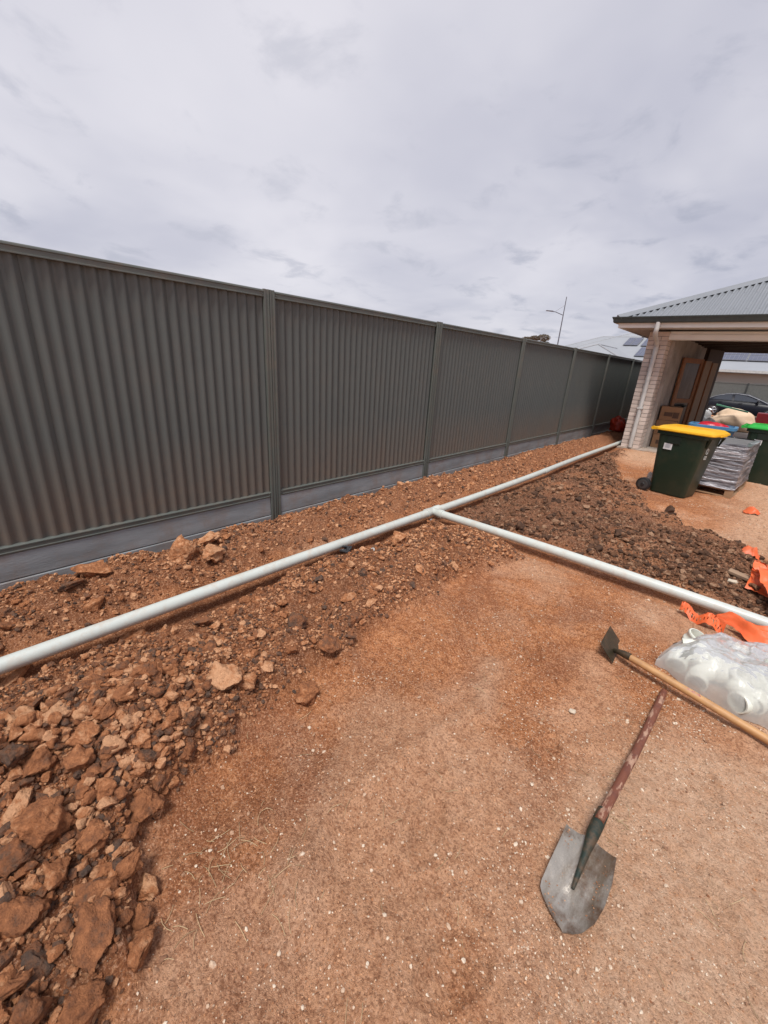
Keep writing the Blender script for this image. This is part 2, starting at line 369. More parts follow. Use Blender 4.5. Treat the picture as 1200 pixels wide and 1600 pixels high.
def splash_and_bounce(m, z0, z1, col, amt):
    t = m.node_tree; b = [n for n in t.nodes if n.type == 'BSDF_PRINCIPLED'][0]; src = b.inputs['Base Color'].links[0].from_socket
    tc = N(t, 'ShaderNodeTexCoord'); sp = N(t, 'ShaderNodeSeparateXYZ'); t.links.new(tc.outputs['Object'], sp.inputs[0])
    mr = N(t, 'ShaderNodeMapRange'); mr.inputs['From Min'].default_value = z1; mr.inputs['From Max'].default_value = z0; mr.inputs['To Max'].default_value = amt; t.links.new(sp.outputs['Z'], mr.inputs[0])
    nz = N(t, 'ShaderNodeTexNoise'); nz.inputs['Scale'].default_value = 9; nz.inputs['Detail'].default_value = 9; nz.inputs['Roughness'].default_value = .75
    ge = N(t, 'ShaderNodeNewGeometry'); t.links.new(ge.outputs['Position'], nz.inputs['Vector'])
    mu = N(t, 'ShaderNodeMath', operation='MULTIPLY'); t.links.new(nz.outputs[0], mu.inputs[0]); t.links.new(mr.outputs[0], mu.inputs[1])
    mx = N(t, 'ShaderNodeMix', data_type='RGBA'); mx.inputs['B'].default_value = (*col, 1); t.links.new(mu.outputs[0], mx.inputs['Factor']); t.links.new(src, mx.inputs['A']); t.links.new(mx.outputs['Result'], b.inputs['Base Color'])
splash_and_bounce(M_FENCE, 0.2, 0.9, (0.26, 0.15, 0.09), 0.55)  # soil splash plus brown light bounced off the ground, both painted into the colour
fence = empty('steel_fence', (FX, S0, 0), 'long dark grey corrugated steel fence on concrete sleepers along the trench', 'fence')
def rel(mb, x=FX, y=S0, z=0.0):
    mb.v = [(a-x, b-y, c-z) for a, b, c in mb.v]; return mb
# one corrugated sheet, 10 ribs, about 0.79 m wide
def sheet_mesh():
    mb = MB(); pitch = 0.0775; w0 = 0.0
    prof = []
    for r in range(10):
        y = r*pitch
        prof += [(0.0, y+0.003), (0.0, y+0.014), (0.002, y+0.018), (0.018, y+0.038), (0.020, y+0.042), (0.020, y+0.054), (0.018, y+0.058), (0.002, y+0.0745)]
    prof += [(0.0, 10*pitch+0.003), (0.003, 10*pitch+0.006)]
    n = len(prof)
    for z in (ZB+0.01, ZT-0.02):
        for x, y in prof: mb.v.append((x, y, z))
    mb.f = [(k, k+1, n+k+1, n+k) for k in range(n-1)]
    b = len(mb.v)
    mb.v += [(x-0.0012, y, z) for x, y, z in mb.v[:b]]
    mb.f += [(b+n+k, b+n+k+1, b+k+1, b+k) for k in range(n-1)]
    return mb
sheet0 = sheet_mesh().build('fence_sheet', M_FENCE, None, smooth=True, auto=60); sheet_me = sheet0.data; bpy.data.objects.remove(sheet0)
def extr_y(prof, y0, y1): return MB().prism(prof, lambda x, z: (x, y0, z), lambda x, z: (x, y1, z))
top_prof = [(-0.024, -0.046), (-0.024, 0.0), (0.018, 0.004), (0.026, 0.002), (0.030, -0.004), (0.030, -0.012), (0.024, -0.016), (0.024, -0.040), (0.029, -0.043), (0.029, -0.049), (0.022, -0.050)]
bot_prof = [(-0.024, 0.046), (-0.024, -0.005), (0.026, -0.005), (0.030, 0.0), (0.030, 0.009), (0.024, 0.012), (0.024, 0.033), (0.029, 0.037), (0.029, 0.043), (0.022, 0.048)]
top0 = extr_y([(x, z) for x, z in top_prof], 0.04, BAY-0.04).build('top_rail', M_FRAIL, smooth=True, auto=50); top_me = top0.data; bpy.data.objects.remove(top0)
bot0 = extr_y([(x, z) for x, z in bot_prof], 0.04, BAY-0.04).build('bottom_rail', M_FRAIL, smooth=True, auto=50); bot_me = bot0.data; bpy.data.objects.remove(bot0)
# post: two channels back to back, with grooves down the face
pp = [(-0.04, -0.024), (0.016, -0.024), (0.018, -0.052), (0.030, -0.052), (0.038, -0.048), (0.038, -0.036), (0.030, -0.032), (0.030, -0.018), (0.038, -0.014), (0.038, -0.004), (0.028, -0.002), (0.028, 0.002), (0.038, 0.004), (0.038, 0.014), (0.030, 0.018), (0.030, 0.032), (0.038, 0.036), (0.038, 0.048), (0.030, 0.052), (0.018, 0.052), (0.016, 0.024), (-0.04, 0.024)]
post0 = MB().prism(pp, lambda x, y: (x, y, -0.25), lambda x, y: (x, y, ZT+0.008)).build('post', M_FRAIL, smooth=True, auto=30); post_me = post0.data; bpy.data.objects.remove(post0)
sl0 = MB().box(-0.04, 0.022, 0.055, BAY-0.055, 0.0, 0.176).build('sleeper', M_SLEEP, bevel=0.006); sl_me = sl0.data; bpy.data.objects.remove(sl0)
def link(name, me, loc, parent):
    o = bpy.data.objects.new(name, me); COL.objects.link(o); o.parent = parent; o.location = loc; return o
NB0, NB1 = -2, 8
frng = random.Random(3)
for k in range(NB0, NB1+1):
    o = link('post', post_me, (0, k*BAY, 0), fence); o.rotation_euler = (frng.uniform(-.002, .002), frng.uniform(-.003, .003), 0)
    if k == NB1: break
    y = k*BAY
    link('top_rail', top_me, (0, y, ZT), fence); link('bottom_rail', bot_me, (0, y, ZB-0.03), fence)
    for j in range(3):
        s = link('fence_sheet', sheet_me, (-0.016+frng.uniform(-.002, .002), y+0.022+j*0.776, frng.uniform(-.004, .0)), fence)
    link('sleeper', sl_me, (frng.uniform(-.004, .004), y, 0.051), fence); link('sleeper', sl_me, (0.006+frng.uniform(-.004, .004), y, -0.130), fence)

# screws through the rails into the posts
scb = MB()
for k in range(NB0, NB1+1):
    for z in (ZB-0.012, ZB+0.006, ZT-0.03, ZT-0.012):
        for dy in (-.068, .068): scb.tube([(0.028, k*BAY+dy, z), (0.034, k*BAY+dy, z)], [.006, .004], 6)
so_ = scb.build('rail_screws', M_FRAIL, fence); so_['kind'] = 'stuff'
# ------------------------------------------------------------ the garage at the end of the yard
M_BRICK = mat('pale_brick', (0.66, 0.56, 0.50), 0.85, col2=(0.58, 0.485, 0.43), nscale=14, bump=0.35, bscale=70, island=0.16)
M_MORTAR = mat('mortar', (0.27, 0.235, 0.21), 0.95, bump=0.3, bscale=120)
M_WHITE = mat('cream_trim', (0.84, 0.85, 0.83), 0.5, col2=(0.80, 0.81, 0.79), nscale=3)
M_GUT = mat('dark_gutter', (0.060, 0.078, 0.080), 0.35, spec=0.5)
M_SOFFIT = mat('soffit_paint', (0.66, 0.65, 0.63), 0.7)
M_RENDER = mat('garage_lining', (0.42, 0.375, 0.34), 0.85, col2=(0.36, 0.32, 0.285), nscale=2, dirt=(0.13, 0.10, 0.08), dirt_scale=2, dirt_amt=0.4)
M_ROOF = mat('grey_roof_steel', (0.24, 0.255, 0.275), 0.4, metal=0.1, col2=(0.22, 0.235, 0.255), nscale=1.5, spec=0.5)
M_CONC = mat('concrete', (0.42, 0.37, 0.32), 0.9, col2=(0.34, 0.28, 0.235), nscale=3, bump=0.2, bscale=60, dirt=(0.36, 0.20, 0.12), dirt_scale=2.5, dirt_amt=0.6)
M_DARKWOOD = mat('dark_brown_timber', (0.055, 0.034, 0.026), 0.6)
HX0, HX1, HY0, HY1, HZ = -2.30, 4.2, 10.6, 16.6, 2.42
house = empty('brick_garage', (HX0, HY0, 0), 'pale brick garage open front and back, under a grey steel hip roof', 'garage')
hr = lambda mb: rel(mb, HX0, HY0, 0)
hr(MB().box(HX0-0.06, HX1, HY0-0.07, HY1+0.1, -0.30, 0.0)).build('floor_slab', M_CONC, house, bevel=0.01)
# pier core and bricks: stretcher 0.23 x 0.076, laid in 27 courses
hr(MB().box(HX0+0.006, HX0+0.354, HY0+0.006, HY0+0.40, 0.0, HZ)).build('mortar_core', M_MORTAR, house)
BH, BW, BD, JT = 0.076, 0.23, 0.11, 0.010
brick_cache = {}
def brick(x0, x1, y0, y1, z):
    key = (round(x1-x0, 3), round(y1-y0, 3))
    if key not in brick_cache:
        o = MB().box(0, x1-x0, 0, y1-y0, 0, BH).build('brick', M_BRICK, house, bevel=0.003); brick_cache[key] = o.data
    else:
        o = bpy.data.objects.new('brick', brick_cache[key]); COL.objects.link(o); o.parent = house
    o.location = (x0-HX0, y0-HY0, z)
brg = random.Random(2)
for c in range(28):
    z = 0.005+c*(BH+JT)
    jx = brg.uniform(-.0015, .0015)
    if c % 2 == 0:
        brick(HX0, HX0+BW, HY0-.002+jx, HY0+BD, z); brick(HX0+BW+JT, HX0+0.36, HY0+jx, HY0+0.235, z); brick(HX0+0.25, HX0+0.36+jx, HY0+0.245, HY0+0.40, z)
    else:
        brick(HX0, HX0+0.12, HY0+jx, HY0+0.2, z); brick(HX0+0.13, HX0+0.36, HY0-.002+jx, HY0+BD, z); brick(HX0+0.25, HX0+0.36+jx, HY0+0.12, HY0+0.35, z); brick(HX0+0.25, HX0+0.36+jx, HY0+0.36, HY0+0.40, z)
hr(MB().box(HX0+0.004, HX0+0.11, HY0+0.40, HY1, 0.0, HZ)).build('outer_wall', M_MORTAR, house)
hr(MB().box(HX0+0.12, HX0+0.43, HY0+0.404, HY1-0.1, 0.002, HZ)).build('lining_wall', M_RENDER, house)
hr(MB().box(HX1-0.2, HX1, HY0, HY1, 0.002, HZ)).build('right_wall', M_RENDER, house)
hr(MB().box(HX0-0.0, HX0+0.78, HY1-0.11, HY1+0.1, 0.001, HZ)).build('rear_return', M_DARKWOOD, house)
hr(MB().box(HX0+0.74, HX0+0.80, HY1-0.2, HY1-0.112, 0.001, HZ)).build('door_track', mat('track_steel', (0.3, 0.3, 0.3), 0.4, 0.6), house)
hr(MB().box(HX0+0.11, HX1, HY0+0.3, HY1+0.1, HZ+0.002, HZ+0.03)).build('ceiling', mat('ceiling_dark', (0.22, 0.19, 0.165), 0.8), house)
for i in range(9):
    yy_ = HY0+1.0+i*0.6
    hr(MB().box(HX0+0.44, HX1-0.21, yy_, yy_+0.045, HZ-0.03, HZ)).build('ceiling_batten', M_DARKWOOD, house)
hr(MB().box(HX0+0.79, HX1-0.2, HY1-0.1, HY1+0.09, 2.36, HZ)).build('rear_lintel', M_DARKWOOD, house)
# front beam in two steps, soffit, fascia, gutter
hr(MB().box(HX0+0.36, HX1, HY0+0.02, HY0+0.28, 2.265, 2.36).box(HX0+0.36, HX1, HY0+0.05, HY0+0.28, 2.362, HZ)).build('front_beam', M_WHITE, house, bevel=0.006)
EX, EY, EZ = HX0-0.50, HY0-0.50, 2.47
hr(MB().box(EX+0.02, HX1+0.4, EY+0.02, HY0+0.25, HZ+0.035, HZ+0.045).box(EX+0.02, HX0+0.1, HY0+0.252, HY1+0.4, HZ+0.035, HZ+0.045)).build('soffit', M_SOFFIT, house)
hr(MB().box(EX, HX1+0.4, EY, EY+0.018, EZ-0.03, EZ+0.10)).build('fascia', M_WHITE, house)
hr(MB().box(EX, EX+0.018, EY+0.02, HY1+0.4, EZ-0.03, EZ+0.10)).build('fascia', M_WHITE, house)
gp_ = [(0, 0.0), (-0.075, 0.0), (-0.09, 0.018), (-0.095, 0.055), (-0.11, 0.085), (-0.118, 0.10), (-0.118, 0.112), (-0.108, 0.112), (-0.10, 0.095), (-0.085, 0.02), (0, 0.012)]
GZ0 = EZ+0.055
hr(MB().prism(gp_, lambda a, z: (EX+a, EY+a, GZ0+z), lambda a, z: (HX1+0.4, EY+a, GZ0+z))).build('gutter', M_GUT, house, smooth=True, auto=50)
hr(MB().prism(gp_, lambda a, z: (EX+a-.001, EY+a-.001, GZ0+z), lambda a, z: (EX+a-.001, HY1+0.4, GZ0+z))).build('gutter', M_GUT, house, smooth=True, auto=50)
# corrugated hip roof
SL = 0.433; RX, RY, RZ = EX-0.04, EY-0.04, EZ+0.155; HALF = 3.6; RXL = HX1+1.0
def roof_face(front):
    mb = MB(); p = 0.092; nstep = 8; n = int((RXL-RX)/p*nstep) if front else int((HALF*2)/p*nstep)
    for i in range(n+1):
        u = i*p/nstep; w = 0.021*math.copysign(abs(math.cos(2*math.pi*u/p))**0.7, math.cos(2*math.pi*u/p))
        t = min(u, HALF) if front else min(u, max(0.0, 2*HALF-u))
        if front: a = (RX+u, RY, RZ+w); b_ = (RX+u, RY+t, RZ+t*SL+w)
        else: a = (RX, RY+u, RZ+w); b_ = (RX+t, RY+u, RZ+t*SL+w)
        mb.v += [a, b_]
        if i: k = 2*i; mb.f.append((k-2, k, k+1, k-1))
    return mb
hr(roof_face(True)).build('roof_sheet', M_ROOF, house, smooth=True, auto=80)
hr(roof_face(False)).build('roof_sheet', M_ROOF, house, smooth=True, auto=80)
hr(MB().add([(RX, RY+2*HALF, RZ), (RXL, RY+2*HALF, RZ), (RXL, RY+HALF, RZ+HALF*SL), (RX+HALF, RY+HALF, RZ+HALF*SL)], [(0, 1, 2, 3)])).build('roof_back', M_ROOF, house)
hip = MB(); d_ = Vector((1, 1, SL)).normalized(); s_ = Vector((1, -1, 0)).normalized(); up_ = s_.cross(d_); up_ = up_ if up_.z > 0 else -up_
hp = [(-0.12, -0.044), (-0.070, -0.016), (-0.03, 0.006), (-0.02, 0.02), (0, 0.028), (0.02, 0.02), (0.03, 0.006), (0.070, -0.016), (0.12, -0.044), (0.12, -0.050), (0, 0.0), (-0.12, -0.050)]
h0 = Vector((RX, RY, RZ+0.03)); h1 = Vector((RX+HALF, RY+HALF, RZ+HALF*SL+0.03))
hr(hip.prism(hp, lambda a, b: h0+s_*a+up_*b, lambda a, b: h1+s_*a+up_*b)).build('hip_capping', M_ROOF, house, smooth=True, auto=50)
hr(MB().box(RX+HALF-0.05, RXL, RY+HALF-0.12, RY+HALF+0.12, RZ+HALF*SL+0.01, RZ+HALF*SL+0.05)).build('ridge_capping', M_ROOF, house)
sc_ = MB()
for i in range(1, 60):
    for t in (0.28, 1.2, 2.1):
        u = i*0.092*2
        if t < min(u, HALF)-0.1: sc_.box(RX+u-.008, RX+u+.008, RY+t-.008, RY+t+.008, RZ+t*SL+0.014, RZ+t*SL+0.024)
s__ = hr(sc_).build('roof_screws', M_ROOF, house); s__['kind'] = 'stuff'
# downpipe with its swan neck
M_DP = mat('downpipe_paint', (0.62, 0.61, 0.59), 0.4)
dpx = HX0+0.20
pts = [(dpx+.02, EY-0.05, GZ0+0.01), (dpx+.02, EY-0.05, GZ0-0.10)] + [tuple(v) for v in bez((dpx+.02, EY-0.05, GZ0-0.12), (dpx+.01, EY-0.05, GZ0-0.20), (dpx, EY+0.10, GZ0-0.24), 6)] + [tuple(v) for v in bez((dpx, HY0-0.17, GZ0-0.31), (dpx, HY0-0.055, GZ0-0.36), (dpx, HY0-0.055, GZ0-0.46), 6)] + [(dpx, HY0-0.055, 0.02)]
hr(MB().tube(pts, 0.042, 18)).build('downpipe', M_DP, house, smooth=True)
hr(MB().box(dpx-.055, dpx+.055, HY0-0.103, HY0-0.003, 0.86, 0.885)).build('downpipe_strap', M_DP, house, bevel=0.003)
hr(MB().tube([(dpx, HY0-0.055, 2.02), (dpx, HY0-0.055, 2.10)], 0.047, 18)).build('downpipe_collar', M_DP, house, smooth=True)

# leaning timber door and two slabs inside the garage
M_CEDAR = mat('cedar', (0.32, 0.135, 0.055), 0.55, col2=(0.20, 0.085, 0.035), nscale=6, streak=(6, 6, 0.7), bump=0.1)
M_GLASSD = mat('dull_glass', (0.06, 0.045, 0.04), 0.25, spec=0.25, col2=(0.10, 0.09, 0.085), nscale=2.5, streak=(3, 3, 0.6))
da = math.atan2(0.75, 0.30)
door = empty('timber_door', (-1.80, 12.22, 0.0), 'timber framed glazed door leaning inside the garage against the left wall', 'door')
door.rotation_euler = (0, 0, da); 
W_, H_ = 0.81, 2.0
MB().box(0, 0.11, 0, 0.04, 0, H_).build('stile', M_CEDAR, door, bevel=0.004); MB().box(W_-0.11, W_, 0, 0.04, 0, H_).build('stile', M_CEDAR, door, bevel=0.004)
for z0, z1 in ((0, 0.2), (0.98, 1.08), (1.89, H_)): MB().box(0.111, W_-0.111, 0.002, 0.038, z0, z1).build('rail', M_CEDAR, door, bevel=0.004)
MB().box(0.111, W_-0.111, 0.016, 0.024, 0.201, 0.979).build('pane', M_GLASSD, door); MB().box(0.111, W_-0.111, 0.016, 0.024, 1.081, 1.889).build('pane', M_GLASSD, door)
M_SLABD = mat('raw_door_slab', (0.33, 0.235, 0.165), 0.6, col2=(0.27, 0.19, 0.13), streak=(5, 5, 1))
for (x, y, w, h, lab) in ((-1.46, 12.99, 0.24, 1.97, 'plain brown door slab standing right of the glazed timber door'), (-1.345, 13.30, 0.22, 1.94, 'pale door slab standing furthest right in the row beside the opening')):
    o = empty('door_slab', (x, y, 0), lab, 'door'); o.rotation_euler = (0, 0, da)
    MB().box(0, w, 0.0, 0.035, 0, h).build('slab', M_SLABD, o, bevel=0.003); MB().box(-0.012, -0.001, 0.002, 0.033, 0, h).build('edge_strip', M_CEDAR, o)
o = MB().box(-0.45, 0.22, -0.05, 0.05, 0, 2.30).build('dark_panel', M_DARKWOOD, bevel=0.005); o.location = (-1.46, 14.6, 0.0); o.rotation_euler = (0, 0, da); tag(o, 'tall dark brown panel standing near the rear opening of the garage', 'panel')
# cardboard boxes
M_CARD = mat('cardboard', (0.30, 0.165, 0.085), 0.85, col2=(0.25, 0.135, 0.07), nscale=3)
M_CARDD = mat('cardboard_print', (0.10, 0.055, 0.035), 0.85); M_PAPER = mat('label_paper', (0.70, 0.70, 0.70), 0.6)
def cardboard(x, y, z, w, d, h, rz, lab):
    o = empty('cardboard_box', (x, y, z), lab, 'box', 'cardboard boxes stacked in the garage'); o.rotation_euler = (0, 0, rz)
    MB().box(-w/2, w/2, -d/2, d/2, 0, h).build('carton', M_CARD, o, bevel=0.006)
    MB().box(-w/2+.0, w/2, -0.012, 0.012, h+.001, h+.006).build('tape', M_CARDD, o)
    MB().box(-w*.3, w*.1, -d/2-.004, -d/2-.001, h*.3, h*.6).build('printed_mark', M_CARDD, o)
    MB().box(w*.12, w*.4, -d/2-.004, -d/2-.001, h*.2, h*.62).build('label', M_PAPER if z == 0 else M_CARDD, o)
cardboard(-1.66, 11.55, 0, 0.42, 0.5, 0.30, 0.1, 'lowest cardboard box of the stack by the garage wall, with a white label')
cardboard(-1.67, 11.56, 0.303, 0.40, 0.5, 0.32, 0.05, 'middle cardboard box of the stack by the garage wall')
cardboard(-1.66, 11.55, 0.628, 0.40, 0.48, 0.30, 0.12, 'topmost cardboard box of the stack by the garage wall')
for k in range(2):
    pass
o = MB().tube([(-0.1, 0, 0.02), (0.02, 0.03, 0.035), (0.1, -0.03, 0.02), (0.13, 0.05, 0.03)], [0.02, 0.03, 0.03, 0.015], 8).build('black_bag', mat('black_bag', (0.02, 0.02, 0.02), 0.5), smooth=True)
o.location = (-1.55, 11.55, 0.94); tag(o, 'crumpled black bag on top of the cardboard boxes', 'bag')
# driveway and street behind
M_ASPH = mat('asphalt', (0.055, 0.054, 0.055), 0.9, bump=0.4, bscale=200)
nxd = 40
dv = MB(); ysd = [HY1+0.12+i*(29.0-HY1-0.12)/nxd for i in range(nxd+1)]
for y in ysd: dv.v += [(-2.6, y, H(-1, y)+0.012), (4.5, y, H(-1, y)+0.012)]
dv.f = [(2*i, 2*i+1, 2*i+3, 2*i+2) for i in range(nxd)]
tag(dv.build('driveway', M_CONC), kind='structure')
rd = MB().box(-200, 200, 30.5, 37.0, -0.50, -0.488); tag(rd.build('road', M_ASPH), kind='structure')
for n_, y0, y1 in (('kerb', 30.35, 30.498), ('kerb', 37.002, 37.15)):
    tag(MB().box(-200, 200, y0, y1, -0.55, -0.38).build(n_, M_CONC, bevel=0.01), kind='structure')
tag(MB().box(-200, 200, 37.152, 39.5, -0.52, -0.385).build('pavement', M_CONC), kind='structure')
# ------------------------------------------------------------ neighbouring house, its fence, lamp and tree
nb = empty('neighbour_house', (-8, 41.5, -0.5), 'neighbouring single storey house with pale grey roof and solar panels', 'house')
M_NROOF = mat('pale_grey_roof', (0.31, 0.325, 0.35), 0.6, col2=(0.29, 0.305, 0.33), nscale=0.6)
M_NWALL = mat('cream_render', (0.55, 0.52, 0.46), 0.8, col2=(0.50, 0.47, 0.42), nscale=0.8)
def nrel(mb): mb.v = [(a+8, b-41.5, c+0.5) for a, b, c in mb.v]; return mb
nrel(MB().box(-19.9, 14, 42.1, 58, -0.5, 2.44)).build('wall', M_NWALL, nb)
Z0 = 2.45; S = 0.42
def roofp(x, y): return Z0+S*(y-41.5)
def hiproof(x0, x1, y0, y1, name):
    h = (y1-y0)/2; zr = Z0+S*h
    a, b, c, d = (x0, y0, Z0), (x1, y0, Z0), (x1, y1, Z0), (x0, y1, Z0); e, f = (x0+h, y0+h, zr), (x1-h, y0+h, zr)
    o = nrel(MB().add([a, b, c, d, e, f], [(0, 1, 5, 4), (1, 2, 5), (2, 3, 4, 5), (3, 0, 4)])).build(name, M_NROOF, nb)
    cp = MB()
    for p, q in ((a, e), (b, f), (e, f)): cp.tube([Vector(p)+Vector((0, 0, .0)), Vector(q)+Vector((0, 0, .0))], 0.05, 6)
    nrel(cp).build('ridge_capping', mat('roof_capping', (0.36, 0.37, 0.39), 0.5), nb)
    return o
hiproof(-20.9, 6, 41.5, 54.3, 'roof')
hiproof(-19.6, 18, 41.505, 63.5, 'upper_roof')
# porch hip in front of the main roof
px0, px1, py0, zr = -15.6, -8.7, 36.0, 3.90
apex = (-12.15, 39.45, zr); back = (-12.15, 45.0, zr+.01)
nrel(MB().add([(px0, py0, Z0), (px1, py0, Z0), apex, back, (px0, 41.6, Z0), (px1, 41.6, Z0)], [(0, 1, 2), (0, 2, 3, 4), (1, 5, 3, 2)])).build('porch_roof', M_NROOF, nb)
cp = MB(); cp.tube([(px0, py0, Z0+.02), (apex[0], apex[1], zr+.02)], 0.06, 6); cp.tube([(px1, py0, Z0+.02), (apex[0], apex[1], zr+.02)], 0.06, 6); cp.tube([(apex[0], apex[1], zr+.02), (back[0], back[1], zr+.02)], 0.06, 6)
nrel(cp).build('ridge_capping', MATS['roof_capping'], nb)
nrel(MB().box(px0+.6, px1-.6, py0+.6, 42.0, -0.5, Z0-.02)).build('porch_wall', M_NWALL, nb)
nrel(MB().box(-20.9, 18, 41.38, 41.498, 2.28, 2.46)).build('gutter', mat('pale_gutter', (0.62, 0.62, 0.60), 0.4), nb)
nrel(MB().box(-20.8, 18, 41.42, 42.09, 2.24, 2.278)).build('eave_lining', mat('eave_lining', (0.30, 0.31, 0.33), 0.7), nb)
# windows of the far wall, mostly hidden by the fence
for x in (-1.5, 3.5, 8.0):
    w = nrel(MB().box(x, x+1.8, 42.04, 42.098, 0.5, 1.5)).build('window', M_WHITE, nb); nrel(MB().box(x+.06, x+1.74, 42.02, 42.036, 0.56, 1.44)).build('pane', M_GLASSD, w)
# solar panels, each on the roof slope
M_PV = mat('solar_cell', (0.105, 0.115, 0.165), 0.18, col2=(0.085, 0.095, 0.145), spec=0.7, nscale=2); M_PVF = mat('solar_frame', (0.30, 0.31, 0.33), 0.35, 0.6)
nrm = Vector((0, -S, 1)).normalized(); sl_ = Vector((0, 1, S)).normalized()
def solar(x, y, w, l):
    org = Vector((x, y, roofp(x, y)))+nrm*0.10
    M_ = Matrix(((1, sl_.x, nrm.x, org.x), (0, sl_.y, nrm.y, org.y), (0, sl_.z, nrm.z, org.z), (0, 0, 0, 1)))
    f = nrel(MB().box(0, w, 0, l, -0.02, 0.02, M_)).build('solar_panel', M_PVF, nb)
    mb = MB(); c = 6 if w > l else 4; r = 4 if w > l else 6
    for i in range(c):
        for j in range(r):
            mb.box(0.03+i*(w-.06)/c+.01, 0.03+(i+1)*(w-.06)/c-.01, 0.03+j*(l-.06)/r+.01, 0.03+(j+1)*(l-.06)/r-.01, 0.0205, 0.026, M_)
    nrel(mb).build('solar_cells', M_PV, f)
for j in range(2):
    for i in range(6): solar(-4.05+i*1.68, 43.05+j*0.97, 1.64, 1.02)
for i in range(2): solar(-11.86+i*0.62+0.0, 45.6, 0.60, 1.95)
solar(-10.15, 43.2, 0.98, 2.1); solar(-9.1, 43.2, 0.98, 2.1); solar(-10.35, 45.5, 0.98, 1.9); solar(-9.3, 45.5, 0.98, 1.9)
solar(-10.95, 47.75, 1.2, 1.2); solar(-9.7, 47.75, 1.2, 1.2)
# the neighbour's front fence
nf = empty('neighbour_fence', (-8, 39.8, -0.5), 'dark grey steel fence across the street behind the black car', 'fence')
M_NF = mat('far_fence_paint', (0.125, 0.132, 0.125), 0.5)
for k in range(12):
    x = -15.9+k*2.37
    def fr(mb): mb.v = [(a+8, b-39.8, c+0.5) for a, b, c in mb.v]; return mb
    fr(MB().box(x+.04, x+2.33, 39.79, 39.81, -0.45, 1.50)).build('fence_sheet', M_NF, nf)
    fr(MB().box(x-.05, x+.05, 39.74, 39.86, -0.5, 1.58)).build('post', mat('far_post', (0.045, 0.05, 0.05), 0.5), nf)
    fr(MB().box(x+.05, x+2.32, 39.77, 39.83, 1.5, 1.56)).build('top_rail', M_NF, nf)
# street lamp
M_LAMPG = mat('galvanised_steel', (0.17, 0.165, 0.19), 0.45, 0.5)
lamp = empty('street_lamp', (-17.75, 45, -0.5), 'tall thin street lamp with one outreach arm rising behind the fence', 'street lamp')
MB().tube([(0, 0, 0), (0, 0, 9.0)], [0.085, 0.035], 10).build('pole', M_LAMPG, lamp, smooth=True)
MB().tube([(0, 0, 7.35), (-0.65, -0.5, 7.62), (-1.1, -0.9, 7.66)], 0.035, 8).tube([(0, 0, 8.25), (-0.6, -0.47, 7.7)], 0.018, 6).build('arm', M_LAMPG, lamp, smooth=True)
MB().loft([[(-0.75, -0.75, 7.70), (-0.95, -0.50, 7.70), (-0.95, -0.50, 7.62), (-0.75, -0.75, 7.62)], [(-1.25, -1.15, 7.72), (-1.45, -0.95, 7.72), (-1.45, -0.95, 7.66), (-1.25, -1.15, 7.66)]]).build('lamp_head', M_LAMPG, lamp, bevel=0.01)
# crown of a gum tree over the fence
def gum(loc, hh, rad, label, seed, nleaf):
    r_ = np.random.RandomState(seed); root = empty('gum_tree', loc, label, 'tree')
    tr = MB(); tr.tube([(0, 0, 0), (0.1, 0, hh*0.4), (0.0, 0.1, hh*0.7)], [0.28, 0.2, 0.1], 9)
    cl = []
    for i in range(9):
        a = r_.uniform(0, 6.28); rr_ = r_.uniform(0.3, 0.8)*rad; z = hh*r_.uniform(0.78, 0.93)
        tr.tube([(0, 0.05, hh*r_.uniform(.45, .65)), (rr_*.5*math.cos(a), rr_*.5*math.sin(a), z*0.9), (rr_*math.cos(a), rr_*math.sin(a), z)], [0.09, 0.06, 0.02], 6)
        cl.append((rr_*math.cos(a), rr_*math.sin(a), z, r_.uniform(.45, .8)*rad*0.6))
    tr.build('trunk', mat('gum_bark', (0.27, 0.22, 0.18), 0.9), root)
    cl = np.array(cl); k = r_.randint(len(cl), size=nleaf); dd = r_.normal(size=(nleaf, 3)); dd /= np.linalg.norm(dd, axis=1)[:, None]
    c = cl[k, :3]+dd*(cl[k, 3]*r_.uniform(.4, 1, nleaf)**0.5)[:, None]*np.array([1, 1, .55])
    u = r_.normal(size=(nleaf, 3)); u /= np.linalg.norm(u, axis=1)[:, None]; w = np.cross(u, r_.normal(size=(nleaf, 3))); w /= np.linalg.norm(w, axis=1)[:, None]
    L = r_.uniform(.06, .13, nleaf)[:, None]
    V_ = np.stack([c-u*L, c+w*L*.4, c+u*L, c-w*L*.4], 1).reshape(-1, 3); F_ = np.arange(nleaf*4).reshape(-1, 4)
    o = np_mesh('crown', V_, F_, mat('gum_leaf', (0.105, 0.088, 0.055), 0.6, col2=(0.16, 0.12, 0.085), nscale=1.2), root); o['kind'] = 'stuff'
gum((-27.3, 61, -0.5), 6.9, 2.2, 'small rounded brownish tree crown just showing over the fence', 4, 9000)
# black car parked across the street
car = empty('parked_car', (-2.75, 35.0, -0.488), 'black four door sedan parked across the street, seen through the garage', 'car')
M_CARP = mat('black_car_paint', (0.012, 0.013, 0.020), 0.35, spec=0.2, coat=0.0); M_CARG = mat('car_glass', (0.035, 0.042, 0.055), 0.06, spec=0.9)
M_CHR = mat('silver_trim', (0.36, 0.37, 0.40), 0.35, 0.6); M_TYRE = mat('tyre', (0.02, 0.02, 0.02), 0.8); M_RIM = mat('alloy_rim', (0.42, 0.43, 0.45), 0.3, 0.8)
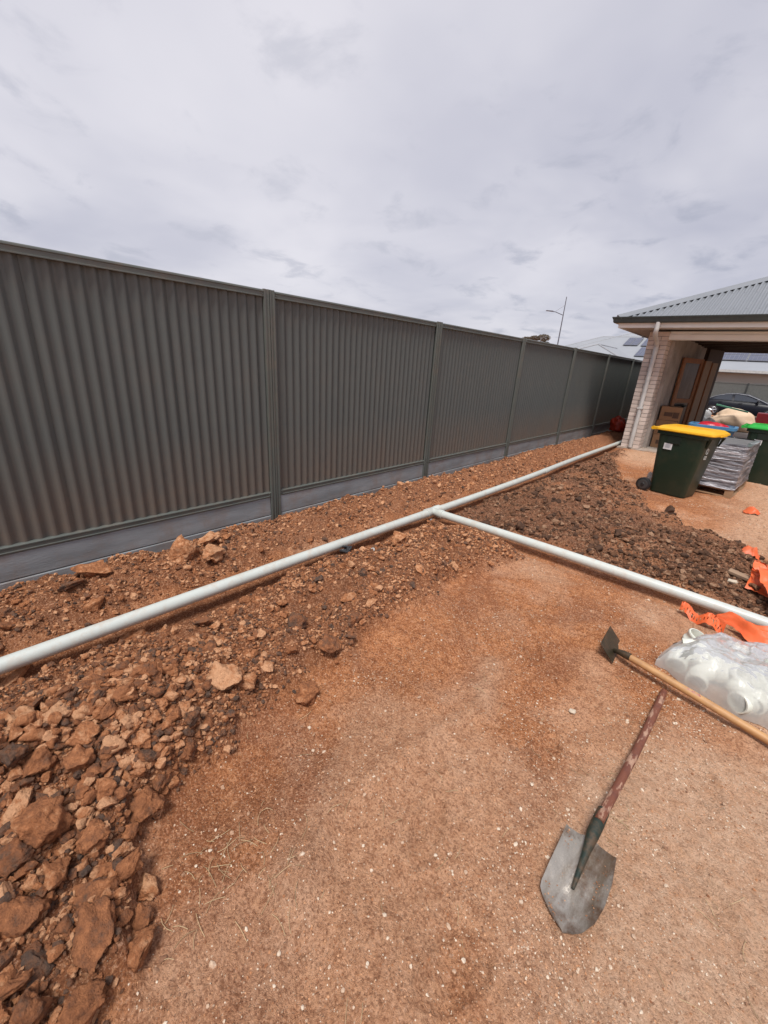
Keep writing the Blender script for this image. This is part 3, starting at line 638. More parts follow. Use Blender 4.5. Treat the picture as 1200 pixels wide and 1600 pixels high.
# stations along the car: x, sill z, belt z, half width; front of the car is +x
st = [(-0.90, .38, .62, .60), (-0.84, .28, .80, .76), (-0.60, .24, .96, .83), (-0.1, .22, 1.00, .87), (0.8, .20, .98, .88), (1.8, .20, .95, .88), (2.6, .20, .90, .87), (3.15, .22, .82, .84), (3.5, .26, .68, .74), (3.62, .34, .56, .60)]
rings = []
for x, a, b_, w in st:
    rings.append([(x, -w*.92, a), (x, -w, a+.12), (x, -w*1.01, (a+b_)/2+.05), (x, -w*.95, b_-.05), (x, -w*.86, b_), (x, 0, b_+.03), (x, w*.86, b_), (x, w*.95, b_-.05), (x, w*1.01, (a+b_)/2+.05), (x, w, a+.12), (x, w*.92, a)])
MB().loft(rings).build('body', M_CARP, car, smooth=True, auto=50)
cab = [(-0.42, .97, .99, .72), (-0.02, .97, 1.22, .66), (0.45, .97, 1.37, .60), (1.0, .96, 1.42, .585), (1.5, .95, 1.38, .60), (2.0, .93, 1.20, .65), (2.55, .90, .93, .72)]
rings = [[(x, -w-.10*(1-(t-b_)/.5) if False else -0.80+(.03*(x > 1.8)), b_), (x, -w, max(t-.05, b_+.005)), (x, -w*.75, t), (x, 0, t+.025), (x, w*.75, t), (x, w, max(t-.05, b_+.005)), (x, 0.80, b_)] for x, b_, t, w in cab]
MB().loft(rings).build('cabin', M_CARP, car, smooth=True, auto=60)
def sidewin(p): # flat polygon in the side of the cabin: (x, z) -> leaning inwards
    f = lambda x, z: -0.806+(z-0.96)*0.43
    return MB().add([(x, f(x, z)-.006, z) for x, z in p]+[(x, f(x, z)+.01, z) for x, z in p], [tuple(range(len(p))), tuple(reversed(range(len(p), 2*len(p))))]+[(i, (i+1) % len(p), (i+1) % len(p)+len(p), i+len(p)) for i in range(len(p))])
sidewin([(-0.22, 1.01), (0.0, 1.16), (0.25, 1.27), (0.72, 1.34), (0.78, 1.0)]).build('window', M_CARG, car)
sidewin([(0.90, 1.0), (0.86, 1.345), (1.3, 1.33), (1.75, 1.20), (2.12, 1.02), (1.95, 0.985)]).build('window', M_CARG, car)
MB().tube([(-0.42, -.74, 1.0), (-0.05, -.67, 1.215), (0.45, -.605, 1.355), (1.0, -.59, 1.40), (1.5, -.605, 1.36), (2.0, -.655, 1.18), (2.6, -.74, .93)], 0.011, 6).build('roof_moulding', M_CHR, car, smooth=True)
for x in (-.02, 2.70):
    t_ = MB().tube([(x, -.88, .32), (x, -.87, .32), (x, -.68, .32), (x, -.67, .32)], [.30, .325, .325, .30], 24).build('tyre', M_TYRE, car, smooth=True)
    MB().tube([(x, -.895, .32), (x, -.885, .32)], [.19, .215], 20).build('rim_dish', mat('rim_dark', (.05, .05, .055), .4), t_)
    rm = MB()
    for k in range(5):
        a = k*2*math.pi/5+.3; rm.tube([(x, -.905, .32), (x+.2*math.cos(a), -.90, .32+.2*math.sin(a))], [.05, .035], 6)
    rm.tube([(x+.205*math.cos(a), -.895, .32+.205*math.sin(a)) for a in [i*2*math.pi/24 for i in range(25)]], .016, 6)
    rm.build('rim', M_RIM, t_, smooth=True)
MB().loft([[(1.98, -.83, 1.0), (2.0, -.83, 1.08), (2.0, -.97, 1.09), (1.98, -.98, 1.0)], [(2.12, -.83, 1.0), (2.10, -.83, 1.07), (2.10, -.95, 1.08), (2.12, -.96, 1.0)]]).build('mirror', M_CARP, car, bevel=.01)
MB().box(1.97, 2.11, -.965, -.84, 1.088, 1.11).build('mirror_cap', M_CHR, car, bevel=.004)
for x in (0.15, 1.15): MB().box(x, x+.2, -.902, -.885, .86, .885).build('door_handle', M_CARP, car, bevel=.004)
# far rooflines of the suburb so the horizon is not bare
# ------------------------------------------------------------ clods and stones
def clod_material(name, ramp, bump=0.9, bscale=55, spec=0.2):
    m = bpy.data.materials.new(name); m.use_nodes = True; t = m.node_tree; t.nodes.clear()
    o = N(t, 'ShaderNodeOutputMaterial'); b = N(t, 'ShaderNodeBsdfPrincipled'); t.links.new(b.outputs[0], o.inputs['Surface'])
    b.inputs['Roughness'].default_value = 0.92; b.inputs['Specular IOR Level'].default_value = spec
    ge = N(t, 'ShaderNodeNewGeometry'); oi = N(t, 'ShaderNodeObjectInfo')
    tc = N(t, 'ShaderNodeTexCoord')
    mp = N(t, 'ShaderNodeVectorMath', operation='ADD'); t.links.new(ge.outputs['Position'], mp.inputs[0]); 
    nz = N(t, 'ShaderNodeTexNoise'); nz.inputs['Scale'].default_value = 26; nz.inputs['Detail'].default_value = 8; nz.inputs['Roughness'].default_value = 0.7
    t.links.new(ge.outputs['Position'], nz.inputs['Vector'])
    a1 = N(t, 'ShaderNodeMath', operation='ADD'); t.links.new(ge.outputs['Random Per Island'], a1.inputs[0]); t.links.new(oi.outputs['Random'], a1.inputs[1])
    fr = N(t, 'ShaderNodeMath', operation='FRACT'); t.links.new(a1.outputs[0], fr.inputs[0])
    # individual clods carry their tone in the object colour (alpha below 1 marks it)
    mi = N(t, 'ShaderNodeMix', data_type='FLOAT'); t.links.new(oi.outputs['Alpha'], mi.inputs['Factor'])
    spc = N(t, 'ShaderNodeSeparateColor'); t.links.new(oi.outputs['Color'], spc.inputs[0])
    t.links.new(spc.outputs[0], mi.inputs['A']); t.links.new(fr.outputs[0], mi.inputs['B'])
    mm = N(t, 'ShaderNodeMath', operation='MULTIPLY_ADD'); t.links.new(nz.outputs[0], mm.inputs[0]); mm.inputs[1].default_value = 1.8; 
    ad = N(t, 'ShaderNodeMath', operation='SUBTRACT'); t.links.new(mi.outputs[0], ad.inputs[0]); ad.inputs[1].default_value = 0.80; t.links.new(ad.outputs[0], mm.inputs[2])
    cr = N(t, 'ShaderNodeValToRGB'); t.links.new(mm.outputs[0], cr.inputs[0])
    e = cr.color_ramp.elements
    e[0].position, e[0].color = ramp[0][0], (*ramp[0][1], 1); e[1].position, e[1].color = ramp[-1][0], (*ramp[-1][1], 1)
    for p, c in ramp[1:-1]:
        x = e.new(p); x.color = (*c, 1)
    n3 = N(t, 'ShaderNodeTexNoise'); n3.inputs['Scale'].default_value = 140; n3.inputs['Detail'].default_value = 5; n3.inputs['Roughness'].default_value = 0.7; t.links.new(ge.outputs['Position'], n3.inputs['Vector'])
    mr = N(t, 'ShaderNodeMapRange'); mr.inputs['From Min'].default_value = 0.5; mr.inputs['From Max'].default_value = 0.75; mr.inputs['To Max'].default_value = 0.55; t.links.new(n3.outputs[0], mr.inputs[0])
    mx = N(t, 'ShaderNodeMix', data_type='RGBA', blend_type='MULTIPLY'); t.links.new(mr.outputs[0], mx.inputs['Factor']); t.links.new(cr.outputs[0], mx.inputs['A']); mx.inputs['B'].default_value = (0.45, 0.4, 0.38, 1)
    t.links.new(mx.outputs['Result'], b.inputs['Base Color'])
    nb = N(t, 'ShaderNodeTexNoise'); nb.inputs['Scale'].default_value = bscale; nb.inputs['Detail'].default_value = 8; nb.inputs['Roughness'].default_value = 0.7; t.links.new(ge.outputs['Position'], nb.inputs['Vector'])
    bp = N(t, 'ShaderNodeBump'); bp.inputs['Strength'].default_value = bump; bp.inputs['Distance'].default_value = 0.03; t.links.new(nb.outputs[0], bp.inputs['Height']); t.links.new(bp.outputs[0], b.inputs['Normal'])
    return m
M_CLOD = clod_material('red_clay', [(0.0, (0.120, 0.082, 0.064)), (0.22, (0.19, 0.102, 0.065)), (0.45, (0.32, 0.132, 0.063)), (0.72, (0.50, 0.205, 0.090)), (1.0, (0.74, 0.40, 0.22))])
M_DARK = clod_material('dark_clay', [(0.0, (0.080, 0.047, 0.033)), (0.5, (0.145, 0.076, 0.046)), (0.85, (0.25, 0.12, 0.064)), (1.0, (0.42, 0.25, 0.155))])
M_PEB = clod_material('pale_grit', [(0.0, (0.24, 0.125, 0.075)), (0.45, (0.42, 0.25, 0.155)), (0.8, (0.58, 0.42, 0.30)), (1.0, (0.70, 0.58, 0.45))], bump=0.3)
def ico(sub):
    bm = bmesh.new(); bmesh.ops.create_icosphere(bm, subdivisions=sub, radius=1); bm.verts.ensure_lookup_table()
    V = np.array([v.co[:] for v in bm.verts]); F = np.array([[v.index for v in f.verts] for f in bm.faces]); bm.free(); return V, F
ICO = {s: ico(s) for s in (1, 2, 3, 4)}
def rock_shape(rs, sub, cuts=9, rough=0.10):
    V, F = ICO[sub]; V = V.copy()
    for _ in range(cuts):
        n = rs.normal(size=3); n /= np.linalg.norm(n); d = rs.uniform(0.42, 0.82)
        k = np.maximum(0, V @ n - d); V -= k[:, None]*n
    ph = rs.uniform(0, 50, 3)
    r = np.zeros(len(V)); fr = 2.6; am = rough*1.15
    for o in range(5 if sub > 2 else 1):
        r += am*(vnoise((V[:, 0]+ph[0])*fr, (V[:, 1]+ph[1])*fr+V[:, 2]*fr*1.7, int(ph[2])+o)-0.5); r += am*(vnoise((V[:, 2]+ph[0])*fr, (V[:, 1]-V[:, 0]+ph[1])*fr, int(ph[2])+9+o)-0.5)
        fr *= 2.2; am *= 0.62
    V *= (1+r)[:, None]
    V -= (V.max(0)+V.min(0))/2; V /= (V.max(0)-V.min(0))/2       # fills the box -1..1
    return V, F
rs = np.random.RandomState(7)
HI = []
for i in range(16):
    v, f = rock_shape(rs, 4 if i < 8 else 3, 12, 0.22)
    me = bpy.data.meshes.new('earth_clod'); me.from_pydata(v.tolist(), [], f.tolist()); me.update()
    for p in me.polygons: p.use_smooth = True
    me.materials.append(M_CLOD); HI.append(me)
HID = []
for me in HI[8:]:
    m2 = me.copy(); m2.materials.clear(); m2.materials.append(M_DARK); HID.append(m2)
def clod(meshes, k, x, y, sx, sy, sz, yaw, tone, label, group=None, sink=0.28, tilt=(0, 0)):
    o = bpy.data.objects.new('earth_clod', meshes[k % len(meshes)]); COL.objects.link(o)
    o.location = (x, y, H(x, y)+sz*(1-2*sink)); o.scale = (sx, sy, sz); o.rotation_euler = (tilt[0], tilt[1], yaw)
    o.color = (tone, 0, 0, 0.0); return tag(o, label, 'clod', group)
BIG_CLODS = [
    (-1.563, 0.082, 0.151, 0.078, 2.1, 0.95, 'long bright orange slab of clay lying on the spoil heap below the white pipe'),
    (-1.43, 0.633, 0.13, 0.141, 2.4, 0.9, 'largest orange clod at the lower edge of the heap, below the long pipe'),
    (-1.383, 0.717, 0.092, 0.086, 2.6, 0.7, 'rounded brown clod touching the right side of the big orange clod mid heap'),
    (-1.146, 0.209, 0.131, 0.123, 2.45, 0.45, 'big brown clod with grey base sitting alone on the right edge of the heap'),
    (-1.339, -0.071, 0.204, 0.086, 2.47, 0.9, 'long orange slab leaning over the brown block at the left edge of the photo'),
    (-1.228, -0.026, 0.159, 0.151, 2.67, 0.5, 'big square brown block under the long orange slab at left'),
    (-1.197, -0.1, 0.118, 0.11, 2.3, 0.25, 'flat topped grey slab of clay at the left edge, below the long orange slab'),
    (-1.085, -0.028, 0.149, 0.064, 2.89, 0.6, 'tall narrow upright slab of clay in the lower left heap'),
    (-1.041, -0.115, 0.118, 0.138, 2.51, 0.42, 'large rough brown boulder left of the wedge, low on the left side'),
    (-0.882, 0.003, 0.191, 0.1, 2.77, 0.4, 'largest pointed wedge of pale brown clay near the bottom left'),
    (-0.816, 0.07, 0.126, 0.093, 2.42, 0.55, 'angular clod with orange top right of the big wedge at bottom left'),
    (-1.079, -0.137, 0.136, 0.055, 3.01, 1.0, 'bright orange slab cut by the left edge of the photo'),
    (-0.946, 0.141, 0.079, 0.083, 2.19, 0.75, 'pointed orange brown clod at the right rim of the heap, above the big wedge'),
    (-1.414, 0.127, 0.123, 0.097, 0.77, 0.6, 'brown clod just below the long bright orange slab'),
    (-2.806, 1.021, 0.257, 0.193, 2.24, 0.7, 'big round clod on the bank against the dark sleeper, third large one from the left'),
    (-2.858, 0.506, 0.269, 0.155, 1.22, 0.55, 'low wide boulder on the bank against the fence sleeper, left of the others'),
    (-2.689, 1.203, 0.216, 0.141, 2.34, 0.8, 'slanted clod on the bank just right of the big round one'),
    (-2.912, 1.264, 0.218, 0.109, 1.98, 0.8, 'thin flat slab resting on top of the bank clods by the fence'),
    (-2.763, 0.355, 0.168, 0.091, 1.85, 0.15, 'dark grey flat clod on the bank at far left below the sleeper'),
    (-2.317, 0.522, 0.161, 0.088, 1.61, 0.7, 'flat clod tucked under the near side of the long white pipe'),
    (-2.345, 0.018, 0.201, 0.081, 1.96, 0.85, 'orange slab poking out under the near end of the long white pipe'),
    (-1.225, 0.924, 0.132, 0.096, 1.71, 0.5, 'crumbly clod at the lowest tip of the heap edge near the middle of the photo'),
    (-1.556, 1.099, 0.117, 0.117, 2.3, 0.15, 'grey clod with soil crust on top of the heap below the pipe'),
    (-1.341, 1.152, 0.14, 0.113, 1.64, 0.35, 'brown clod near the right edge of the heap, beside a dark cluster'),
    (-2.017, 2.51, 0.187, 0.132, 1.97, 0.7, 'rust coloured clod beside the pipe just left of the T joint'),
    (-1.341, 0.089, 0.109, 0.097, 2.16, 0.5, 'brown clod left of centre in the heap, under the one below the orange slab'),
    (-1.451, -0.049, 0.089, 0.089, 2.2, 0.15, 'blocky grey clod at the left edge of the photo above the long leaning slab'),
    (-1.414, -0.004, 0.116, 0.103, 2.11, 0.5, 'brown block between the grey clod and the heap middle at far left'),
    (-1.223, 0.128, 0.086, 0.082, 2.71, 0.55, 'upright brown clod midway between the square block and the lone clod'),
    (-0.771, -0.056, 0.134, 0.088, 1.74, 0.5, 'broad brown slab at the bottom edge of the photo, lower left'),
    (-0.828, -0.136, 0.098, 0.084, 2.3, 0.35, 'dull brown slab at the very bottom left corner'),
    (-0.794, -0.056, 0.065, 0.05, 2.69, 0.2, 'dark pebble shaped clod above the broad slab at the bottom edge'),
    (-1.107, 0.066, 0.109, 0.087, 2.0, 0.5, 'rough clod behind the tall narrow slab'),
    (-0.882, 0.1, 0.071, 0.064, 2.09, 0.4, 'grey brown clod between the wedge and the pointed orange one'),
    (-1.31, 0.438, 0.084, 0.074, 2.21, 0.15, 'dark grey round clod at the lower heap rim left of the big orange one'),
    (-1.51, 0.281, 0.108, 0.083, 2.08, 0.5, 'brown clod on the heap below the pipe, right of the orange slab'),
    (-2.344, 3.798, 0.073, 0.058, 1.24, 0.3, 'small clod beside the T joint'),
    (-0.514, 5.701, 0.196, 0.091, 1.05, 0.1, 'flat dark clod on the bare soil in front of the bin'),
    (0.117, 5.187, 0.128, 0.083, 1.07, 0.1, 'dark round clod alone at the far edge of the dark mound'),
    (-2.083, 7.066, 0.168, 0.095, 1.53, 0.3, 'small clod resting against the far part of the long pipe'),
    (-0.563, 5.83, 0.232, 0.139, 1.29, 0.1, 'pair of dark clods on the mound top toward the yellow lidded bin'),
    (-1.46, 3.633, 0.16, 0.111, 1.55, 0.2, 'grey brown clod in the dark mound beyond the branch pipe'),
    (-1.893, 5.095, 0.213, 0.115, 1.37, 0.35, 'pale brown clod in the middle of the dark mound'),
    (-0.767, 3.711, 0.123, 0.078, 1.21, 0.15, 'dark clod near the branch pipe in the middle of the dark mound'),
    (-0.726, 4.118, 0.155, 0.095, 1.38, 0.08, 'black brown clod on the ridge of the dark mound'),
    (-0.874, 3.575, 0.122, 0.067, 0.79, 0.2, 'flat clod just above the branch pipe near its middle'),
    (-0.44, 3.553, 0.113, 0.061, 0.55, 0.3, 'rounded clod beside the right part of the branch pipe'),
]
for k, (x, y, a, b, yaw, tone, label) in enumerate(BIG_CLODS):
    dark = ('dark mound' in label or 'branch' in label or 'bare soil' in label or 'mound top' in label or 'far part' in label)
    hz = min(a, b)*(0.42 if a > 1.7*b else 0.5)
    if 'tall narrow' in label: hz = a*0.36
    if 'thin flat' in label or 'flat' in label: hz = min(a, b)*0.34
    q_ = 0.80 if y < 0.3 else 0.95 if y < 3.5 else 0.75
    clod(HID if dark else HI[:8], k, x, y, a*0.5*q_, b*0.56*q_, hz*q_, yaw, tone, label, sink=0.2 if not 'resting' in label else 0.0, tilt=(rs.uniform(-.3, .3), rs.uniform(-.25, .25)))
ZONES = {
 'A': ('on the red spoil heap', 'clods in the red spoil heap'),
 'P': ('in the coarse lower left pile', 'lumps in the coarse lower left pile'),
 'B': ('on the dark mound', 'clods on the dark mound'),
 'C': ('on the bank by the fence', 'clods on the fence bank'),
}
placed = [(x, y, max(a, b)*0.5) for x, y, a, b, *_ in BIG_CLODS]
def infrustum(x, y, z, mx=0.28):
    d = np.stack([x, y, z-CAM_H], -1); w = d @ np.array(_fwd); u = d @ np.array(_r2)/np.maximum(w, 1e-3); v = d @ np.array(_u2)/np.maximum(w, 1e-3)
    hx, hy = 600/641.5, 800/641.5
    return (w > 0.1) & (np.abs(u) < hx*(1+mx)) & (np.abs(v) < hy*(1+mx))
def scatter_zone(zone, n, sampler, size, meshes, tone):
    c = 0; tries = 0
    while c < n and tries < n*60:
        tries += 1
        x, y = sampler(); s = size()
        if not infrustum(np.array([x]), np.array([y]), np.array([0.0]), 0.05)[0]: continue
        if any((x-px)**2+(y-py)**2 < (0.75*(s*0.5+pr))**2 for px, py, pr in placed): continue
        placed.append((x, y, s*0.5))
        where, grp = ZONES[zone]; tn = tone(); el_ = rs.uniform(.85, 1.35); th = rs.uniform(.45, .8)
        tw = ('dark grey', 'dull brown', 'orange brown')[0 if tn < .25 else 1 if tn < .62 else 2] if zone != 'B' else ('blackish', 'dark brown', 'lighter brown')[0 if tn < .25 else 1 if tn < .6 else 2]
        lab = '%s %s %s clod %s' % ('larger' if s > .075 else 'small', tw, 'long' if el_ > 1.2 else 'flat' if th < .55 else 'blocky', where)
        if zone == 'P': lab += ', ' + ('at the outer rim' if x > -1.0 else 'in the middle' if x > -1.3 else 'on the pipe side')
        if zone in 'ABC': lab += ', ' + ('near the camera' if y < 1.2 else 'halfway to the T joint' if y < 2.6 else 'by the T joint' if y < 4.2 else 'toward the bins' if y < 6 else 'at its far end')
        clod(meshes, rs.randint(99), x, y, s*0.5*el_, s*0.5*rs.uniform(.7, 1.0), s*0.5*th, rs.uniform(0, 6.28), tn, lab, grp, sink=rs.uniform(.15, .38), tilt=(rs.uniform(-.5, .5), rs.uniform(-.5, .5)))
        c += 1
    return c
def samp(mi, x0, x1, y0, y1, yp=1.0):
    def f():
        while True:
            x = rs.uniform(x0, x1); y = y0+(y1-y0)*rs.uniform()**yp
            m = masks(np.array([x]), np.array([y]))[mi][0]
            if m > 0.45 and rs.uniform() < m: return x, y
    return f
tA = lambda: float(np.clip(rs.normal(0.55, 0.25), 0.02, 1)); tB = lambda: float(np.clip(rs.normal(0.4, 0.25), 0.0, 1))
scatter_zone('P', 95, samp(0, -1.75, -0.62, -0.45, 0.42), lambda: 0.045+0.070*rs.beta(1.2, 2.4), HI, tA)
scatter_zone('A', 85, samp(0, -2.1, -1.15, 0.3, 3.2, 1.3), lambda: 0.045+0.055*rs.beta(1.1, 2.8), HI, tA)
scatter_zone('C', 34, samp(2, -3.2, -2.5, -0.4, 6, 1.3), lambda: 0.055+0.075*rs.beta(1.1, 2.3), HI, tA)
scatter_zone('B', 42, samp(1, -2.1, 0.5, 3.6, 8.5, 1.2), lambda: 0.055+0.08*rs.beta(1.1, 3.2), HID, tB)

def stuff_cloud(name, label, cat, pos, size, sub, m, nvar=14, cuts=7, sink=0.25, flat=(0.5, 0.9)):
    vs = [rock_shape(rs, sub, cuts, 0.18 if sub > 1 else 0.3) for _ in range(nvar)]
    F0 = ICO[sub][1]; nv = len(ICO[sub][0]); n = len(pos)
    ang = rs.uniform(0, 2*np.pi, n); ta = rs.uniform(-.6, .6, n); var = rs.randint(nvar, size=n)
    base = np.stack([v for v, _ in vs])[var]                      # n, nv, 3
    sc = np.stack([size*rs.uniform(.8, 1.25, n), size*rs.uniform(.7, 1.05, n), size*rs.uniform(flat[0], flat[1], n)], 1)*0.5
    P = base*sc[:, None, :]
    cy, sy = np.cos(ta)[:, None], np.sin(ta)[:, None]
    X, Z = P[..., 0]*cy-P[..., 2]*sy, P[..., 0]*sy+P[..., 2]*cy
    ca, sa = np.cos(ang)[:, None], np.sin(ang)[:, None]
    Y = X*sa+P[..., 1]*ca; X = X*ca-P[..., 1]*sa
    hz = hgt(pos[:, 0], pos[:, 1])+sc[:, 2]*(1-2*sink)
    V = np.stack([X+pos[:, 0:1], Y+pos[:, 1:2], Z+hz[:, None]], -1).reshape(-1, 3)
    F = (F0[None]+np.arange(n)[:, None, None]*nv).reshape(-1, 3)
    o = np_mesh(name, V, F, m, smooth=False)
    return tag(o, label, cat, kind='stuff')
def sample_mask(n, mi, x0, x1, y0, y1, yp=1.0, thr=0.25):
    x = rs.uniform(x0, x1, n); y = y0+(y1-y0)*rs.uniform(size=n)**yp
    mk = masks(x, y)[mi]; keep = (mk > rs.uniform(thr*0.5, 1, n)*0.8) & infrustum(x, y, np.zeros(n))
    keep &= (fbm(x, y, 3.0, 3, 44+mi) > rs.uniform(0.15, 0.62, n))
    return np.stack([x[keep], y[keep]], 1)
# soil crumbs heaped in the red spoil
p = sample_mask(52000, 0, -2.2, -0.55, -0.5, 3.4, 1.15); d = np.hypot(p[:, 0], p[:, 1])
stuff_cloud('red_soil_crumbs', 'loose red brown crumbs covering the spoil heap beside the long pipe', 'soil', p, 0.008+0.020*rs.beta(1, 3.5, len(p)), 1, M_CLOD, cuts=3)
p = sample_mask(8500, 0, -2.2, -0.6, -0.5, 3.3, 1.1)
stuff_cloud('red_soil_lumps', 'walnut sized red brown lumps mixed through the spoil heap', 'soil', p, 0.014+0.042*rs.beta(1, 3.6, len(p)), 2, M_CLOD, cuts=10)
p = sample_mask(2600, 0, -1.9, -0.62, -0.45, 0.6); stuff_cloud('coarse_pile_lumps', 'egg sized red brown lumps filling the coarse lower left pile', 'soil', p, 0.014+0.046*rs.beta(1, 3.0, len(p)), 2, M_CLOD, cuts=11, sink=.1)
p = sample_mask(1500, 2, -3.25, -2.45, -0.5, 9, 1.4)
stuff_cloud('bank_soil_lumps', 'walnut sized brown lumps mixed through the bank by the fence', 'soil', p, 0.022+0.04*rs.beta(1, 2.6, len(p)), 2, M_CLOD)
p = sample_mask(20000, 2, -3.25, -2.4, -0.5, 10, 1.5)
stuff_cloud('bank_soil_crumbs', 'loose brown crumbs covering the bank along the fence', 'soil', p, 0.010+0.026*rs.beta(1, 3.5, len(p)), 1, M_CLOD, cuts=3)
p = sample_mask(44000, 1, -2.2, 0.7, 3.55, 10.4, 1.35)
stuff_cloud('dark_soil_crumbs', 'loose dark brown crumbs covering the mound beyond the branch pipe', 'soil', p, 0.008+0.026*rs.beta(1, 4.5, len(p)), 1, M_DARK, cuts=3)
p = sample_mask(2600, 1, -2.2, 0.7, 3.6, 9, 1.3)
stuff_cloud('dark_soil_lumps', 'egg sized dark brown lumps mixed through the dark mound', 'soil', p, 0.035+0.035*rs.beta(1, 3, len(p)), 2, M_DARK)
M_RGRIT = clod_material('red_grit', [(0.0, (0.24, 0.10, 0.05)), (0.5, (0.42, 0.19, 0.09)), (1.0, (0.62, 0.35, 0.2))], bump=0.3)
# grit lying on the compacted soil
def grit(n, x0, x1, y0, y1, yp, s0, s1, name, label, m, pale_bias):
    x = rs.uniform(x0, x1, n); y = y0+(y1-y0)*rs.uniform(size=n)**yp
    a, b, c = masks(x, y); keep = ((a+b+c) < 0.3) & infrustum(x, y, np.zeros(n))
    keep &= fbm(x, y, 2.5, 3, 51) > rs.uniform(0.25, 0.75, n)
    if pale_bias: keep &= rs.uniform(size=n) < 0.35+0.65*ss(-0.6, 0.2, x)
    pp = np.stack([x[keep], y[keep]], 1)
    return stuff_cloud(name, label, 'gravel', pp, s0+s1*rs.beta(1, 6, len(pp)), 1, m, cuts=2, flat=(0.4, 0.7))
grit(80000, -1.3, 1.0, 0.0, 3.5, 1.0, 0.0030, 0.010, 'pale_grit', 'fine pale grit strewn over the compacted soil', M_PEB, True)
grit(2600, -1.3, 1.0, 0.0, 3.5, 1.0, 0.009, 0.02, 'pale_pebbles', 'sparse cream pebbles lying on the compacted soil', M_PEB, True)
grit(26000, -1.4, 1.0, 0.0, 3.5, 1.0, 0.003, 0.010, 'red_grit', 'fine red brown grit strewn over the compacted soil', M_RGRIT, False)
grit(9000, -2.3, 1.6, 5.0, 10.5, 1.3, 0.008, 0.02, 'yard_grit', 'brown grit on the bare yard around the bins', M_PEB, False)
# pebbles that stand out
for px_, py_, s_, lab in ((-0.298, 1.776, 0.030, 'largest white pebble alone left of the shovel handle'), (0.142, 3.80, 0.06, 'cream stone beside the timber offcut on the dark mound')):
    c = clod(HI[8:], 3, px_, py_, s_*.6, s_*.5, s_*.32, 0.4, 1.0, lab); c.name = 'pebble'; c['category'] = 'stone'
    c.data = c.data.copy(); c.data.materials.clear(); c.data.materials.append(mat('cream_stone', (0.66, 0.55, 0.42), 0.85, bump=0.3))
# ------------------------------------------------------------ white drain pipes
M_PVC = mat('white_pvc', (0.58, 0.615, 0.58), 0.34, col2=(0.53, 0.56, 0.525), nscale=3, spec=0.5, dirt=(0.50, 0.33, 0.22), dirt_scale=16, dirt_amt=0.35, bump=0.02, bscale=80)
PR = 0.040; PZ = 0.046
long_pipe = empty('drain_pipe', (PIPE_X, BR_Y, 0), 'long white plastic drain pipe lying parallel to the fence', 'pipe')
def pipe_x(y): return PIPE_X+0.02*math.sin(y*0.35)*min(1, abs(y-3.4)/3) - 0.012*max(0, y-6)
def pipe_obj(name, pts, rad, parent, off, n=28):
    mb = MB().tube(pts, rad, n); mb.v = [(a-off[0], b-off[1], c-off[2]) for a, b, c in mb.v]
    return mb.build(name, M_PVC, parent, smooth=True)
P0 = (PIPE_X, BR_Y, 0)
ys = np.linspace(-1.6, BR_Y-0.085, 24)
pipe_obj('pipe_length', [(pipe_x(y), y, PZ+0.008*math.sin(y*1.1)) for y in ys], PR, long_pipe, P0)
ys = np.linspace(BR_Y+0.085, 11.6, 30)
pipe_obj('pipe_length', [(pipe_x(y), y, PZ+0.01*math.sin(y*0.9+1)) for y in ys], PR, long_pipe, P0)
# T joint: body with socket collars and the branch stub
tj = MB()
tj.tube([(0, -0.115, PZ), (0, -0.112, PZ), (0, -0.05, PZ), (0, -0.045, PZ), (0, 0.045, PZ), (0, 0.05, PZ), (0, 0.112, PZ), (0, 0.115, PZ)], [PR+.001, PR+.006, PR+.006, PR+.003, PR+.003, PR+.006, PR+.006, PR+.001], 28)
tj.tube([(0.02, 0, PZ), (0.075, 0, PZ), (0.08, 0, PZ), (0.135, 0, PZ), (0.138, 0, PZ)], [PR+.002, PR+.002, PR+.006, PR+.006, PR+.001], 28)
tj.build('tee_fitting', M_PVC, long_pipe, smooth=True)
br = MB().tube([(0.10+t*3.2, 0.0+0.02*math.sin(t*2.2), PZ+0.010*math.sin(t*4)) for t in [i/20 for i in range(21)]], PR, 28).build('branch_pipe', M_PVC, long_pipe, smooth=True); br['label'] = 'branch running off the T joint to the right'
# socket joint on the long pipe half way along
jy = 6.35
so = MB().tube([(pipe_x(jy)-PIPE_X, jy-BR_Y-0.06, PZ+.001), (pipe_x(jy)-PIPE_X, jy-BR_Y-0.058, PZ+.001), (pipe_x(jy)-PIPE_X, jy-BR_Y+0.055, PZ+.001), (pipe_x(jy)-PIPE_X, jy-BR_Y+0.06, PZ+.001)], [PR, PR+.005, PR+.005, PR], 28).build('pipe_socket', M_PVC, long_pipe, smooth=True)
# pale clamp under the tee
M_GREYPL = mat('grey_plastic', (0.42, 0.42, 0.42), 0.4)
cl = MB(); cx, cy = PIPE_X+0.10, BR_Y-0.115
cl.box(-0.022, 0.022, -0.012, 0.012, -0.04, 0.015); cl.box(-0.03, -0.022, -0.016, 0.016, -0.045, 0.035); cl.box(0.022, 0.03, -0.016, 0.016, -0.045, 0.02)
o = cl.build('pipe_clip', M_GREYPL, bevel=0.003); o.location = (cx, cy, H(cx, cy)+0.045); tag(o, 'small pale plastic clip on the soil just below the T joint', 'clip')
